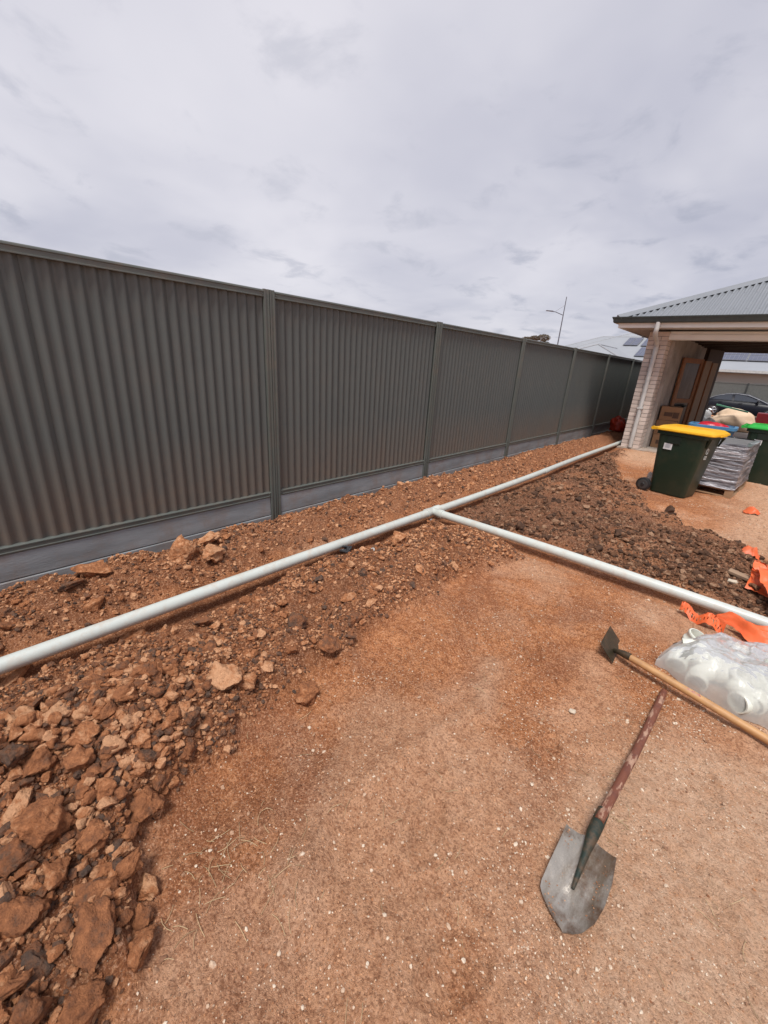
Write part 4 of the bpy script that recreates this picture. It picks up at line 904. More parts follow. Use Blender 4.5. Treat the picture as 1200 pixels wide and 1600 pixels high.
# dark tangle of cable below the long pipe with a white cord
cb = MB(); rr = random.Random(8); bx, by = -2.21, 2.10
for i in range(5):
    pts = [(bx+rr.uniform(-.07, .07), by+rr.uniform(-.09, .09), H(bx, by)+rr.uniform(.0, .07)) for _ in range(6)]
    sm = []
    for j in range(len(pts)-2): sm += bez((Vector(pts[j])+Vector(pts[j+1]))/2, pts[j+1], (Vector(pts[j+1])+Vector(pts[j+2]))/2, 5)[:-1]
    cb.tube(sm, 0.010, 7)
tag(cb.build('cable_coil', mat('black_rubber', (0.035, 0.036, 0.04), 0.45, bump=0.1), smooth=True), 'dark tangle of cable tucked under the long pipe left of the T joint', 'cable')
cord = []
for i in range(40):
    t = i/39; x = -2.17+0.20*t; y = 2.10+0.035*math.sin(t*9)+0.02*t; cord.append((x, y, H(x, y)+0.012+0.008*math.sin(t*14)))
tag(MB().tube(cord, 0.0045, 6).build('loose_cord', mat('white_cord', (0.7, 0.7, 0.68), 0.6), smooth=True), 'short wavy white cord on the soil beside the cable tangle', 'cord')
# ------------------------------------------------------------ wheelie bins
M_BIN = mat('bin_green_plastic', (0.012, 0.030, 0.018), 0.42, col2=(0.016, 0.034, 0.022), nscale=3, spec=0.4, bump=0.05, bscale=200, dirt=(0.12, 0.085, 0.05), dirt_scale=4, dirt_amt=0.16)
M_YEL = mat('yellow_lid', (0.78, 0.42, 0.012), 0.4, col2=(0.72, 0.38, 0.012), spec=0.4); M_GRN = mat('green_lid', (0.03, 0.42, 0.06), 0.4, col2=(0.025, 0.36, 0.05), spec=0.4)
M_BLK = mat('black_plastic', (0.018, 0.018, 0.019), 0.55); M_INK = mat('white_ink', (0.62, 0.66, 0.62), 0.6); M_GINK = mat('grey_ink', (0.35, 0.38, 0.42), 0.6)
def rrect(x0, x1, y0, y1, z, r, n=4):
    pts = []
    for cx, cy, a0 in ((x1-r, y1-r, 0), (x0+r, y1-r, 90), (x0+r, y0+r, 180), (x1-r, y0+r, 270)):
        for k in range(n+1):
            a = math.radians(a0+90*k/n); pts.append((cx+r*math.cos(a), cy+r*math.sin(a), z))
    return pts
def wheelie_bin(loc, rz, lidmat, label):
    # hinge and wheels on -x, front on +x
    b = empty('wheelie_bin', loc, label, 'bin', 'wheelie bins in the yard'); b.rotation_euler = (0, 0, rz)
    body = MB().loft([rrect(-.235, .20, -.19, .19, 0.012, .05), rrect(-.24, .205, -.195, .195, 0.03, .055), rrect(-.285, .275, -.245, .245, 0.74, .06), rrect(-.29, .285, -.25, .25, 0.80, .06), rrect(-.32, .305, -.262, .262, 0.805, .06), rrect(-.32, .305, -.262, .262, 0.85, .06), rrect(-.30, .29, -.25, .25, 0.852, .06)])
    body.build('body', M_BIN, b, smooth=True, auto=35)
    MB().loft([rrect(.268, .286, -.20, -.19, .70, .002, 1), rrect(.295, .325, -.245, -.2, .82, .002, 1)]).loft([rrect(.268, .286, .19, .20, .70, .002, 1), rrect(.295, .325, .2, .245, .82, .002, 1)]).build('rim_gusset', M_BIN, b)
    MB().box(-.16, .0, -.254, -.247, .70, .795).build('lift_pocket', mat('bin_dark', (.008, .018, .011), .5), b, bevel=.002)
    lid = MB().loft([rrect(-.325, .345, -.285, .285, .853, .05), rrect(-.33, .355, -.29, .29, .862, .05), rrect(-.325, .35, -.285, .285, .882, .05), rrect(-.29, .30, -.235, .235, .915, .06), rrect(-.22, .24, -.18, .18, .920, .05)])
    lo_ = lid.build('lid', lidmat, b, smooth=True, auto=25)
    MB().box(.22, .37, -.10, .10, .848, .868).build('lid_handle', lidmat, lo_, bevel=.006)
    MB().box(-.20, .22, -.06, -.045, .9185, .927).box(-.20, .22, .045, .06, .9185, .927).build('lid_rib', lidmat, lo_, bevel=.003)
    hb = MB().tube([(-.375, -.235, .868), (-.375, .235, .868)], .014, 12); 
    for y in (-.235, 0, .235): hb.tube([(-.375, y-.014, .868), (-.375, y+.014, .868)], .024, 14); hb.box(-.375, -.30, y-.012, y+.012, .85, .884)
    hb.build('handle_bar', lidmat, b, smooth=True)
    MB().tube([(-.27, -.24, .085), (-.27, .24, .085)], .012, 10).build('axle', M_BLK, b)
    for s in (-1, 1):
        w = MB().tube([(-.29, s*.235, .093), (-.29, s*.24, .093), (-.29, s*.285, .093), (-.29, s*.29, .093)], [.08, .092, .092, .08], 26).build('wheel', M_BLK, b, smooth=True)
        MB().tube([(-.29, s*.2905, .093), (-.29, s*.2925, .093)], [.066, .060], 24).build('wheel_disc', mat('wheel_disc', (.055, .055, .055), .4), w)
        MB().tube([(-.29, s*.293, .093), (-.29, s*.302, .093)], [.026, .020], 16).build('hub_cap', M_BLK, w, smooth=True)
    # white sticker with faint print on the long side
    s1 = MB().box(-.185, -.085, -.2515, -.2485, .615, .695).build('sticker', M_PAPER, b)
    s1.location = (0, 0.004, 0)
    pr = MB()
    for k in range(4): pr.box(-.165, -.165+.05+.015*(k % 2), -.2535, -.252, .64+k*.012, .644+k*.012)
    p_ = pr.build('printed_lines', M_GINK, s1)
    pr = MB()
    for k in range(2): pr.box(-.155, -.095, -.2545, -.252, .712+k*.014, .720+k*.014)
    pr.build('printed_lines', M_GINK, b).location = (0, .004, 0)
    # recycling loop and lines of print on the front
    lg = MB()
    for k in range(3):
        a0 = 2*math.pi*k/3; pts = []
        for j in range(6):
            a = a0+j/5*1.55; pts.append((.283-.0, -.10+.034*math.cos(a), .655+.034*math.sin(a)))
        lg.tube(pts, .0055, 5); a = a0+1.72
        tp = (.283, -.10+.034*math.cos(a+.28), .655+.034*math.sin(a+.28)); e1 = (.283, -.10+.047*math.cos(a-.15), .655+.047*math.sin(a-.15)); e2 = (.283, -.10+.021*math.cos(a-.15), .655+.021*math.sin(a-.15))
        lg.add([tp, e1, e2, (.279, tp[1], tp[2]), (.279, e1[1], e1[2]), (.279, e2[1], e2[2])], [(0, 1, 2), (3, 5, 4), (0, 3, 4, 1), (1, 4, 5, 2), (2, 5, 3, 0)])
    lg.build('recycling_mark', M_INK, b).location = (-.012, 0, 0)
    pr = MB()
    for k, w in enumerate((.07, .09, .08)): pr.box(.272, .277, -.10-w/2, -.10+w/2, .585-k*.018, .594-k*.018)
    pr.build('printed_lines', M_INK, b).location = (-.006, 0, 0)
    return b
wheelie_bin((-0.695, 6.84, H(-.65, 6.75)-.004), -0.22, M_YEL, 'dark green wheelie bin with a yellow lid, its left side to the camera')
wheelie_bin((0.13, 9.02, H(.35, 8.9)-.004), -0.05, M_GRN, 'dark green wheelie bin with a bright green lid at the right edge')

# ------------------------------------------------------------ pallet and shrink wrapped stack
PX0, PX1, PY0, PY1 = -1.02, -0.07, 7.30, 8.42; pz = 0.0
M_PAL = mat('pallet_timber', (0.40, 0.25, 0.14), 0.8, col2=(0.30, 0.18, 0.10), streak=(1, 6, 6), nscale=4, bump=0.15, dirt=(0.2, 0.12, 0.07), dirt_amt=.5)
pal = empty('timber_pallet', (PX0, PY0+.09, pz), 'pale timber pallet on the bare soil under the wrapped stack', 'pallet')
pal.rotation_euler = (0, 0, -.09)
for i in range(5):
    y = i*(PY1-PY0-.1)/4; MB().box(0, PX1-PX0, y, y+.1, .095, .112).build('deck_board', M_PAL, pal, bevel=.002)
for i in range(3):
    x = i*(PX1-PX0-.09)/2
    MB().box(x, x+.09, 0.0, PY1-PY0, 0.0, .018).build('base_board', M_PAL, pal, bevel=.002)
    for j in range(3):
        y = j*(PY1-PY0-.1)/2; MB().box(x, x+.09, y+.002, y+.098, .0185, .0945).build('block', M_PAL, pal, bevel=.003)
MB().box(0.091, PX1-PX0-.091, 0.0, .09, 0.001, .017).build('base_board', M_PAL, pal, bevel=.002)
M_WRAP = bpy.data.materials.new('shrink_wrap'); M_WRAP.use_nodes = True
def wrapmat(m):
    t = m.node_tree; b = t.nodes['Principled BSDF']; tc = N(t, 'ShaderNodeTexCoord'); mp = N(t, 'ShaderNodeMapping'); mp.inputs['Scale'].default_value = (1.6, 1.6, 17); t.links.new(tc.outputs['Object'], mp.inputs[0])
    nz = N(t, 'ShaderNodeTexNoise'); nz.inputs['Scale'].default_value = 1.5; nz.inputs['Detail'].default_value = 5; nz.inputs['Roughness'].default_value = .6; nz.inputs['Distortion'].default_value = 1.1; t.links.new(mp.outputs[0], nz.inputs['Vector'])
    cr = N(t, 'ShaderNodeValToRGB'); e = cr.color_ramp.elements; e[0].position = .38; e[0].color = (.10, .10, .115, 1); e[1].position = .68; e[1].color = (.66, .66, .70, 1); x = e.new(.52); x.color = (.30, .30, .33, 1)
    t.links.new(nz.outputs[0], cr.inputs[0]); t.links.new(cr.outputs[0], b.inputs['Base Color']); b.inputs['Roughness'].default_value = .28; b.inputs['Metallic'].default_value = .25
    bp = N(t, 'ShaderNodeBump'); bp.inputs['Strength'].default_value = .9; bp.inputs['Distance'].default_value = .03; t.links.new(nz.outputs[0], bp.inputs['Height']); t.links.new(bp.outputs[0], b.inputs['Normal'])
wrapmat(M_WRAP)
stk = empty('wrapped_stack', (PX0, PY0+.09, .113), 'shrink wrapped stack of grey slabs on the pallet between the bins', 'pallet load')
stk.rotation_euler = (0, 0, -.09)
mb = MB(); w, d, h = PX1-PX0, PY1-PY0, .60; wr = random.Random(4); rings = []
per = rrect(.0, w, .0, d, 0, .05, 4)
dense = []
for i in range(len(per)):
    p, q = Vector(per[i]), Vector(per[(i+1) % len(per)]); k = max(1, int((q-p).length/.05)); dense += [p.lerp(q, j/k) for j in range(k)]
cx, cy = w/2, d/2
for k in range(37):
    z = .002+h*k/36; ring = []
    for i, p in enumerate(dense):
        off = .012*(vnoise(np.array([i*.13]), np.array([z*34.0]), 3)[0]-.5)+.010*(vnoise(np.array([i*.4]), np.array([z*80.0]), 5)[0]-.5) + (0.01 if k < 3 else 0)
        v = Vector((p.x-cx, p.y-cy, 0)); v = v.normalized()*(v.length+off) ; ring.append((v.x+cx, v.y+cy, z))
    rings.append(ring)
mb.loft(rings, caps=False).build('shrink_wrap', M_WRAP, stk, smooth=True, auto=70)
M_SLAB = mat('grey_slab', (0.16, 0.155, 0.155), 0.8, col2=(0.12, 0.118, 0.12), bump=0.2)
MB().loft([rrect(.012, w-.012, .012, d-.012, h-.05, .04), rrect(.012, w-.012, .012, d-.012, h-.004, .04)]).build('top_slab', M_SLAB, stk)
fr_ = MB(); n = len(dense)
for i, p in enumerate(dense):
    v = Vector((p.x-cx, p.y-cy, 0)); o_ = .005+.02*vnoise(np.array([i*.3]), np.array([1.0]), 8)[0]
    a = v.normalized()*(v.length-.05-o_*2); fr_.v += [(p.x, p.y, h), (cx+a.x, cy+a.y, h+.006+o_*.3)]
fr_.f = [(2*i, 2*((i+1) % n), 2*((i+1) % n)+1, 2*i+1) for i in range(n)]
fr_.build('wrap_fold', M_WRAP, stk, smooth=True)

# ------------------------------------------------------------ things behind the bins
def blob(name, m, loc, sc, label, cat, seed, am=.18, fr=2.2, sub=4, flatb=True, rz=0):
    V_, F_ = ICO[sub]; V_ = V_.copy(); r = 1+am*2*(vnoise(V_[:, 0]*fr+seed, V_[:, 1]*fr+V_[:, 2]*1.3*fr, seed)-.5)+am*.8*(vnoise(V_[:, 0]*fr*3+V_[:, 2]*fr*2, V_[:, 1]*fr*3+seed, seed+1)-.5)
    V_ *= r[:, None]
    if flatb: V_[:, 2] = np.maximum(V_[:, 2], -.35)
    V_ = V_*np.array(sc); V_[:, 2] -= V_[:, 2].min()
    o = np_mesh(name, V_, F_, m, smooth=True); o.location = loc; o.rotation_euler = (0, 0, rz); return tag(o, label, cat)
M_SAND = mat('pale_sand', (0.74, 0.55, 0.39), 0.9, col2=(0.66, 0.48, 0.33), nscale=5, bump=.3)
blob('sand_pile', M_SAND, (-0.86, 18.9, 0), (.66, .7, .50), 'pale sand pile on the driveway seen through the garage, above the wrapped stack', 'sand', 3, .22, 1.5)
blob('white_sack', mat('white_sack', (.8, .8, .78), .6, bump=.3, bscale=15), (-1.66, 18.2, 0), (.20, .2, .44), 'white woven sack standing at the rear opening left of the sand pile', 'sack', 8, .22, 2.4)
blob('paper_sack', mat('paper_sack', (.62, .57, .50), .7, bump=.3, bscale=15), (-1.42, 17.6, 0), (.26, .3, .28), 'low crumpled cream sack between the white sack and the sand pile', 'sack', 12, .2, 2.4)
o = MB().box(-.52, .52, -.015, .015, -.022, .022).build('green_batten', mat('mint_paint', (.20, .52, .34), .6), bevel=.004); o.location = (-.98, 18.3, .72); o.rotation_euler = (.1, .13, -.5); tag(o, 'mint green batten lying across the sand pile', 'batten')
# blue tub with a red cover
tub = empty('blue_tub', (-0.70, 9.75, 0), 'blue plastic tub filled with red sheeting between the bins', 'tub')
M_BLUE = mat('blue_plastic', (.09, .26, .46), .4); M_RED = mat('red_plastic_sheet', (.62, .025, .045), .35, col2=(.42, .015, .03), nscale=9, bump=.6, bscale=14)
MB().loft([rrect(-.26, .26, -.2, .2, 0.0, .08), rrect(-.33, .33, -.27, .27, .70, .12), rrect(-.36, .36, -.30, .30, .715, .12), rrect(-.36, .36, -.30, .30, .765, .12), rrect(-.31, .31, -.25, .25, .77, .1), rrect(-.29, .29, -.23, .23, .5, .1)]).build('tub_body', M_BLUE, tub, smooth=True, auto=35)
rb = blob('red_sheeting', M_RED, (-.0, 0, .58), (.29, .22, .18), None, None, 21, .16, 2.6)
rb.parent = tub
o = MB().box(-.35, .35, -.25, .25, 0, .62).build('red_crate', mat('dark_red_plastic', (.20, .012, .018), .45), bevel=.02); o.location = (0.05, 19.2, 0); tag(o, 'dark red crate behind the sand pile by the street opening', 'crate')
# white scrap behind the yellow lidded bin
blob('white_rag', mat('white_rag', (.6, .55, .5), .8), (-1.03, 7.05, H(-1.03, 7.05)), (.05, .05, .16), 'small white rag on the ground behind the bin wheel', 'rag', 5, .25)
# ------------------------------------------------------------ shovel
M_HAND = mat('worn_red_handle', (0.175, 0.058, 0.032), 0.6, col2=(0.42, 0.25, 0.17), nscale=26, lo=.54, hi=.60, streak=(1.5, .45, 1.5), bump=.35, bscale=60, dirt=(.10, .035, .03), dirt_scale=30, dirt_amt=.6)
M_STEEL = mat('scraped_steel', (0.44, 0.40, 0.35), 0.34, 0.6, col2=(0.17, 0.13, 0.095), nscale=7, ndetail=10, streak=(3.2, .7, 1), bump=.3, bscale=160, dirt=(0.13, 0.065, 0.032), dirt_scale=11, dirt_amt=.9, rough2=.6, lo=.42, hi=.66)
M_SOCK = mat('green_socket_paint', (0.016, 0.027, 0.020), 0.55, 0.1, col2=(0.085, 0.055, 0.032), nscale=24, lo=.46, hi=.62)
SO = Vector((-0.045, 1.25, 0)); g0 = H(-.045, 1.25)
shovel = empty('shovel', (SO.x, SO.y, g0), 'square mouth shovel with a worn red handle lying on the compacted soil', 'shovel')
zs = lambda x, y: H(x, y)-g0
hT = Vector((-0.006, 2.235, 0)); pts = []
for i in range(15):
    t = i/14; x = -0.045+(hT.x+0.045)*t+.006*math.sin(t*3); y = 1.262+(hT.y-1.262)*t
    pts.append((x-SO.x, y-SO.y, zs(x, y)*t+(.058*(1-t)**1.5+.019)))
MB().tube(pts, [.015]+[.0155]*5+[.016]*4+[.0165]*4+[.014], 16).build('handle', M_HAND, shovel, smooth=True)
# pressed blade: concave plate, sides turned up, corners stepped at the shoulder
bl = MB(); NS, NT = 30, 24
LY = [.908, .912, .925, .945, .962, .980, 1.045, 1.12, 1.20, 1.26]; LX = [-.030, -.042, -.072, -.104, -.122, -.127, -.129, -.129, -.130, -.130]
RY = [.908, .915, .939, .985, 1.045, 1.12, 1.191, 1.26]; RX_ = [-.018, -.004, .020, .041, .050, .049, .038, .034]
for side in (0, 1):
    for i in range(NS+1):
        s = i/NS
        for j in range(NT+1):
            t = -1+2*j/NT
            yt = float(np.interp(t, [-1, -.4, -.05, .35, 1], [1.186, 1.206, 1.226, 1.212, 1.192]))
            y = yt+(.908-yt)*s; l_ = float(np.interp(y, LY, LX)); r_ = float(np.interp(y, RY, RX_)); x = (l_+r_)/2+(r_-l_)*.93*t/2
            z = .012+.026*abs(t)**2.2*(1-.6*s)+.020*(1-s)**2
            w_ = .13*(1-.5*s); spine = math.exp(-((t+.03+.25*s)/w_)**2)*.015*max(0, 1-s/.62)**.4 if s < .62 else 0
            z += spine+.003*math.sin(s*7+t*2)
            bl.v.append((x-SO.x, y-SO.y, max(z, .004)+zs(x, y)*.5-side*.0022))
n_ = (NS+1)*(NT+1); q = lambda i, j, s=0: s*n_+i*(NT+1)+j
for i in range(NS):
    for j in range(NT):
        bl.f.append((q(i, j), q(i, j+1), q(i+1, j+1), q(i+1, j))); bl.f.append((q(i+1, j, 1), q(i+1, j+1, 1), q(i, j+1, 1), q(i, j, 1)))
for i in range(NS):
    for j in (0, NT): bl.f.append((q(i, j), q(i+1, j), q(i+1, j, 1), q(i, j, 1)))
for j in range(NT):
    for i in (0, NS): bl.f.append((q(i, j), q(i, j+1), q(i, j+1, 1), q(i, j, 1)))
bl.build('blade', M_STEEL, shovel, smooth=True, auto=70)
cr_ = MB(); crr = random.Random(9)
for i in range(150):
    t_ = crr.choice([-1, 1])*(.45+.5*crr.random()) if crr.random() < .7 else crr.uniform(-.9, .9); y_ = .93+.25*crr.random()**1.3
    l_ = float(np.interp(y_, LY, LX)); r_ = float(np.interp(y_, RY, RX_)); x_ = (l_+r_)/2+(r_-l_)*.9*t_/2; q2 = .0012+.0022*crr.random()**2
    s_2 = (1.2-y_)/.29; z_ = .012+.026*abs(t_)**2.2*(1-.6*s_2)+.020*(1-s_2)**2+zs(x_, y_)*.5
    a2 = crr.uniform(0, 3); cr_.add([(x_-SO.x+q2*math.cos(a2+k*2.1)*(1+.3*crr.random()), y_-SO.y+q2*math.sin(a2+k*2.1), z_) for k in range(3)]+[(x_-SO.x, y_-SO.y, z_+q2*1.1)], [(0, 1, 3), (1, 2, 3), (2, 0, 3), (0, 2, 1)])
cr_.build('soil_crumbs', M_RGRIT, shovel)['kind'] = 'stuff'
sk = MB(); a_ = Vector((-.0445, 1.315, .068)); b_ = Vector((-.0475, 1.215, .052)); c_ = Vector((-.042, 1.03, .024))
def loc3(v): return (v.x-SO.x, v.y-SO.y, v.z)
sk.tube([loc3(a_), loc3(a_.lerp(b_, .5)), loc3(b_), loc3(b_.lerp(c_, .3)), loc3(b_.lerp(c_, .65)), loc3(c_)], [.0195, .021, .020, .013, .009, .005], 16)
sk.build('socket', M_SOCK, shovel, smooth=True)
MB().tube([loc3(Vector((-.0665, 1.28, .062))), loc3(Vector((-.026, 1.28, .062)))], .004, 8).build('rivet', M_STEEL, shovel, smooth=True)

# ------------------------------------------------------------ scraper hoe
M_PINE = mat('pale_timber_handle', (0.56, 0.315, 0.135), 0.5, col2=(0.44, 0.225, 0.088), nscale=9, streak=(.35, 3, 3), bump=.12, bscale=60, dirt=(.28, .15, .08), dirt_scale=12, dirt_amt=.55)
M_HOE = mat('olive_steel', (0.060, 0.047, 0.026), 0.5, 0.35, col2=(0.038, 0.030, 0.018), nscale=9, bump=.2, dirt=(.16, .09, .05), dirt_scale=14, dirt_amt=.6)
hx, hy = -0.262, 2.37; hz0 = H(hx, hy)
hoe = empty('scraper_hoe', (hx, hy, hz0), 'wide bladed hoe with a pale timber handle resting across the shovel handle', 'hoe')
lean = Matrix.Rotation(math.radians(-44), 4, 'Y'); rzh = Matrix.Rotation(math.radians(3), 4, 'Z')
MB().box(-.002, .002, -.115, .115, 0.0, .115, rzh @ lean).build('blade', M_HOE, hoe, bevel=.0008)
def hp_(x, y, z): return (x-hx, y-hy, z-hz0)
E1 = Vector((.95, 2.085, H(.95, 2.085)+.018)); E0 = Vector((-.205, 2.305, hz0+.050)); mid_ = Vector((-.01, 2.268, H(0, 2.25)+.060))
hpts = []
for i in range(13):
    t = i/12; v = E0.lerp(E1, t); v.z = E0.z*(1-t)+E1.z*t+.012*math.sin(math.pi*t)*(1-t)
    hpts.append(hp_(v.x, v.y, v.z))
MB().tube(hpts, [.0175]+[.019]*11+[.019], 18).build('handle', M_PINE, hoe, smooth=True)
MB().tube([hp_(-.275, 2.345, hz0+.024), hp_(-.25, 2.322, hz0+.040), hp_(-.225, 2.309, hz0+.049), hp_(-.190, 2.303, hz0+.051)], [.012, .015, .0195, .021], 14).build('socket', M_HOE, hoe, smooth=True)
pm_ = MB(); h3, h4 = Vector(hpts[3]), Vector(hpts[4]); ax_ = (h4-h3).normalized(); sx_ = ax_.cross(Vector((0, 0, 1))).normalized(); uz_ = sx_.cross(ax_)
pr0 = []
for i in range(9):
    c_p = h3+(h4-h3)*(-.1+i/8*.6); row = []
    for a_g in range(5):
        an = math.radians(55+12*a_g*(.6+.4*math.sin(i*2.1))); row.append(tuple(c_p+.0194*(math.cos(an)*sx_+math.sin(an)*uz_)))
    pr0.append(row)
pm_.loft(pr0, caps=False, closed=False).build('red_paint_mark', mat('red_mark', (.30, .06, .07), .7, col2=(.5, .3, .2), nscale=60), hoe, smooth=True)

# ------------------------------------------------------------ bag of fittings
M_FIT = mat('fitting_pvc', (0.70, 0.715, 0.64), 0.3, col2=(0.64, 0.665, 0.57), nscale=4, spec=.5)
M_FITM = mat('fitting_mark', (0.10, 0.11, 0.17), .5)
def ring_tube(mb, pts, ro, ri, n=22):
    """hollow tube along pts with outer radii ro and inner radii ri"""
    P = [Vector(p) for p in pts]; rings = []
    def frame(i):
        t = (P[min(i+1, len(P)-1)]-P[max(i-1, 0)]).normalized(); r_ = Vector((0, 1, 0)) if abs(t.y) < .9 else Vector((1, 0, 0)); u = t.cross(r_).normalized(); return u, u.cross(t).normalized()
    for seq, rad in ((range(len(P)), ro), (reversed(range(len(P))), ri)):
        for i in seq:
            u, w = frame(i); rings.append([P[i]+rad[i]*(math.cos(a)*u+math.sin(a)*w) for a in [2*math.pi*k/n for k in range(n)]])
    rings.append(rings[0]); return mb.loft(rings, caps=False)
def coupling_mesh(L=.085, r=.049):
    return ring_tube(MB(), [(0, 0, 0), (0, 0, .004), (0, 0, .02), (0, 0, .024), (0, 0, L-.024), (0, 0, L-.02), (0, 0, L-.004), (0, 0, L)], [r-.002, r, r, r-.003, r-.003, r, r, r-.002], [r-.007]*8)
def elbow_mesh(r=.046, R=.062):
    pts = [(-R-.05, 0, 0), (-R-.045, 0, 0), (-R-.008, 0, 0), (-R-.002, 0, 0)]; pts = []
    pts += [(R*0-.075, 0, R), (-.072, 0, R), (-.030, 0, R), (-.026, 0, R)]
    for k in range(9):
        a = math.pi/2*k/8; pts.append((R*math.sin(a)-.02, 0, R*math.cos(a)))
    pts += [(R-.02, 0, -.006), (R-.02, 0, -.010), (R-.02, 0, -.052), (R-.02, 0, -.055)]
    ro = [r-.001, r, r, r-.004]+[r-.004]*9+[r-.004, r, r, r-.001]; ri = [v-.006 for v in ro]
    return ring_tube(MB(), pts, ro, ri)
el = elbow_mesh().build('pipe_elbow', M_FIT, smooth=True, auto=45); cpl = coupling_mesh().build('pipe_coupling', M_FIT, smooth=True, auto=45)
mk = MB().box(-.008, .012, -.0455, -.0425, .05, .066).build('printed_mark', M_FITM); mk.parent = el
BG = (0.40, 2.60)
fit_rng = random.Random(12)
FITS = [ # proto, x, y, z, rotation, label
 (el, .045, 2.475, .070, (1.35, .25, .5), 'white elbow at the pointed left end of the plastic bag'),
 (el, .145, 2.415, .062, (1.5, .35, .55), 'second white elbow along the lower edge of the bag'),
 (cpl, .205, 2.53, .085, (1.05, .5, .6), 'open ended coupling showing through the bag behind the two left elbows'),
 (el, .265, 2.405, .065, (1.6, .1, .9), 'greenish white elbow with its open mouth low in the middle of the bag'),
 (el, .385, 2.385, .062, (1.5, -.3, .2), 'white elbow at the lower right of the bag near the photo edge'),
 (cpl, .34, 2.52, .09, (.6, .2, .3), 'upright coupling standing near the right side of the bag'),
 (cpl, .10, 2.62, .05, (1.2, .1, 1.1), 'coupling lying deep in the back left of the bag'),
 (el, .44, 2.60, .09, (1.2, .8, 2.0), 'elbow lying at the back right of the bag'),
 (el, .56, 2.47, .08, (1.4, .2, 1.2), 'elbow in the part of the bag beyond the right edge'),
 (el, .275, 2.66, .07, (1.7, .4, 2.6), 'elbow half hidden at the back middle of the bag'),
 (cpl, .19, 2.73, .05, (1.4, .3, 2.2), 'coupling at the very back of the bag below the plastic folds'),
 (el, .07, 2.56, .075, (1.3, -.4, 1.9), 'elbow behind the one at the pointed left end of the bag'),
 (el, .47, 2.44, .10, (1.1, .3, 2.9), 'elbow resting above the lower right one in the bag'),
]
used_ = set()
for i_, (pr_, x, y, z, rot, lab) in enumerate(FITS):
    if i_ in (0, 1, 4, 7, 12): rot = (rot[0], rot[1], rot[2]+2.6)
    if pr_.name not in used_: o = pr_; used_.add(pr_.name)
    else: o = copy_tree(pr_)
    o.location = (x, y+.04, H(x, y)+z-.008); o.rotation_euler = rot; o.scale = (1.08, 1.08, 1.08); tag(o, lab, 'pipe fitting', 'fittings in the bag')
ringo = copy_tree(cpl); ringo.location = (.035, 2.87, H(.035, 2.87)+.0); ringo.rotation_euler = (.12, .30, .3); ringo.scale = (1.15, 1.15, .8); tag(ringo, 'white pipe coupling standing outside the bag beside the orange mesh', 'pipe fitting')
del ringo['group']
# the clear bag itself
M_BAG = bpy.data.materials.new('clear_plastic_bag'); M_BAG.use_nodes = True
def bagmat(m):
    t = m.node_tree; t.nodes.clear(); o = N(t, 'ShaderNodeOutputMaterial')
    tr = N(t, 'ShaderNodeBsdfTransparent'); tr.inputs[0].default_value = (.97, .97, .97, 1)
    df = N(t, 'ShaderNodeBsdfDiffuse'); df.inputs[0].default_value = (.92, .92, .89, 1); tl = N(t, 'ShaderNodeBsdfTranslucent'); tl.inputs[0].default_value = (.93, .93, .91, 1)
    gl = N(t, 'ShaderNodeBsdfGlossy'); gl.inputs['Roughness'].default_value = .24; gl.inputs[0].default_value = (.95, .95, .95, 1)
    tc = N(t, 'ShaderNodeTexCoord'); nz = N(t, 'ShaderNodeTexNoise'); nz.inputs['Scale'].default_value = 9; nz.inputs['Detail'].default_value = 5; nz.inputs['Distortion'].default_value = 1.5; t.links.new(tc.outputs['Object'], nz.inputs['Vector'])
    bp = N(t, 'ShaderNodeBump'); bp.inputs['Strength'].default_value = .4; bp.inputs['Distance'].default_value = .012; t.links.new(nz.outputs[0], bp.inputs['Height'])
    for n in (gl, df, tl): t.links.new(bp.outputs[0], n.inputs['Normal'])
    a = N(t, 'ShaderNodeMixShader'); a.inputs[0].default_value = .5; t.links.new(df.outputs[0], a.inputs[1]); t.links.new(tl.outputs[0], a.inputs[2])
    b = N(t, 'ShaderNodeMixShader'); fr = N(t, 'ShaderNodeFresnel'); fr.inputs[0].default_value = 1.33; t.links.new(bp.outputs[0], fr.inputs['Normal'])
    lw = N(t, 'ShaderNodeLayerWeight'); lw.inputs[0].default_value = .35; t.links.new(bp.outputs[0], lw.inputs['Normal'])
    mr = N(t, 'ShaderNodeMapRange'); mr.inputs['From Min'].default_value = .0; mr.inputs['From Max'].default_value = .8; mr.inputs['To Min'].default_value = .58; mr.inputs['To Max'].default_value = .95; t.links.new(lw.outputs['Facing'], mr.inputs[0])
    t.links.new(mr.outputs[0], b.inputs[0]); t.links.new(tr.outputs[0], b.inputs[1]); t.links.new(a.outputs[0], b.inputs[2])
    c = N(t, 'ShaderNodeMixShader'); fm = N(t, 'ShaderNodeMath', operation='MULTIPLY'); fm.inputs[1].default_value = .55; t.links.new(fr.outputs[0], fm.inputs[0]); t.links.new(fm.outputs[0], c.inputs[0]); t.links.new(b.outputs[0], c.inputs[1]); t.links.new(gl.outputs[0], c.inputs[2]); t.links.new(c.outputs[0], o.inputs['Surface'])
bagmat(M_BAG)
bag = MB(); NU, NV = 190, 150; x0, x1 = -.085, .90
UU, VV = np.meshgrid(np.linspace(0, 1, NU), np.linspace(0, 1, NV))
XX = x0+(x1-x0)*UU
lo_ = 2.435-.115*np.sin(np.minimum(1, UU/.5)*np.pi*.5)+.04*np.maximum(0, UU-.55)+.010*np.sin(UU*31)
hi_ = 2.47+.62*np.minimum(1, UU/.24)**.6+.03*np.sin(UU*17)
YY = lo_+(hi_-lo_)*VV
vv = np.clip(VV*1.02, 0, 1)
dome = np.clip(np.sin(np.pi*vv**.60), 0, 1)**.5
hm = .195*np.minimum(1, (UU+.015)/.16)**.6*(1-.45*VV)
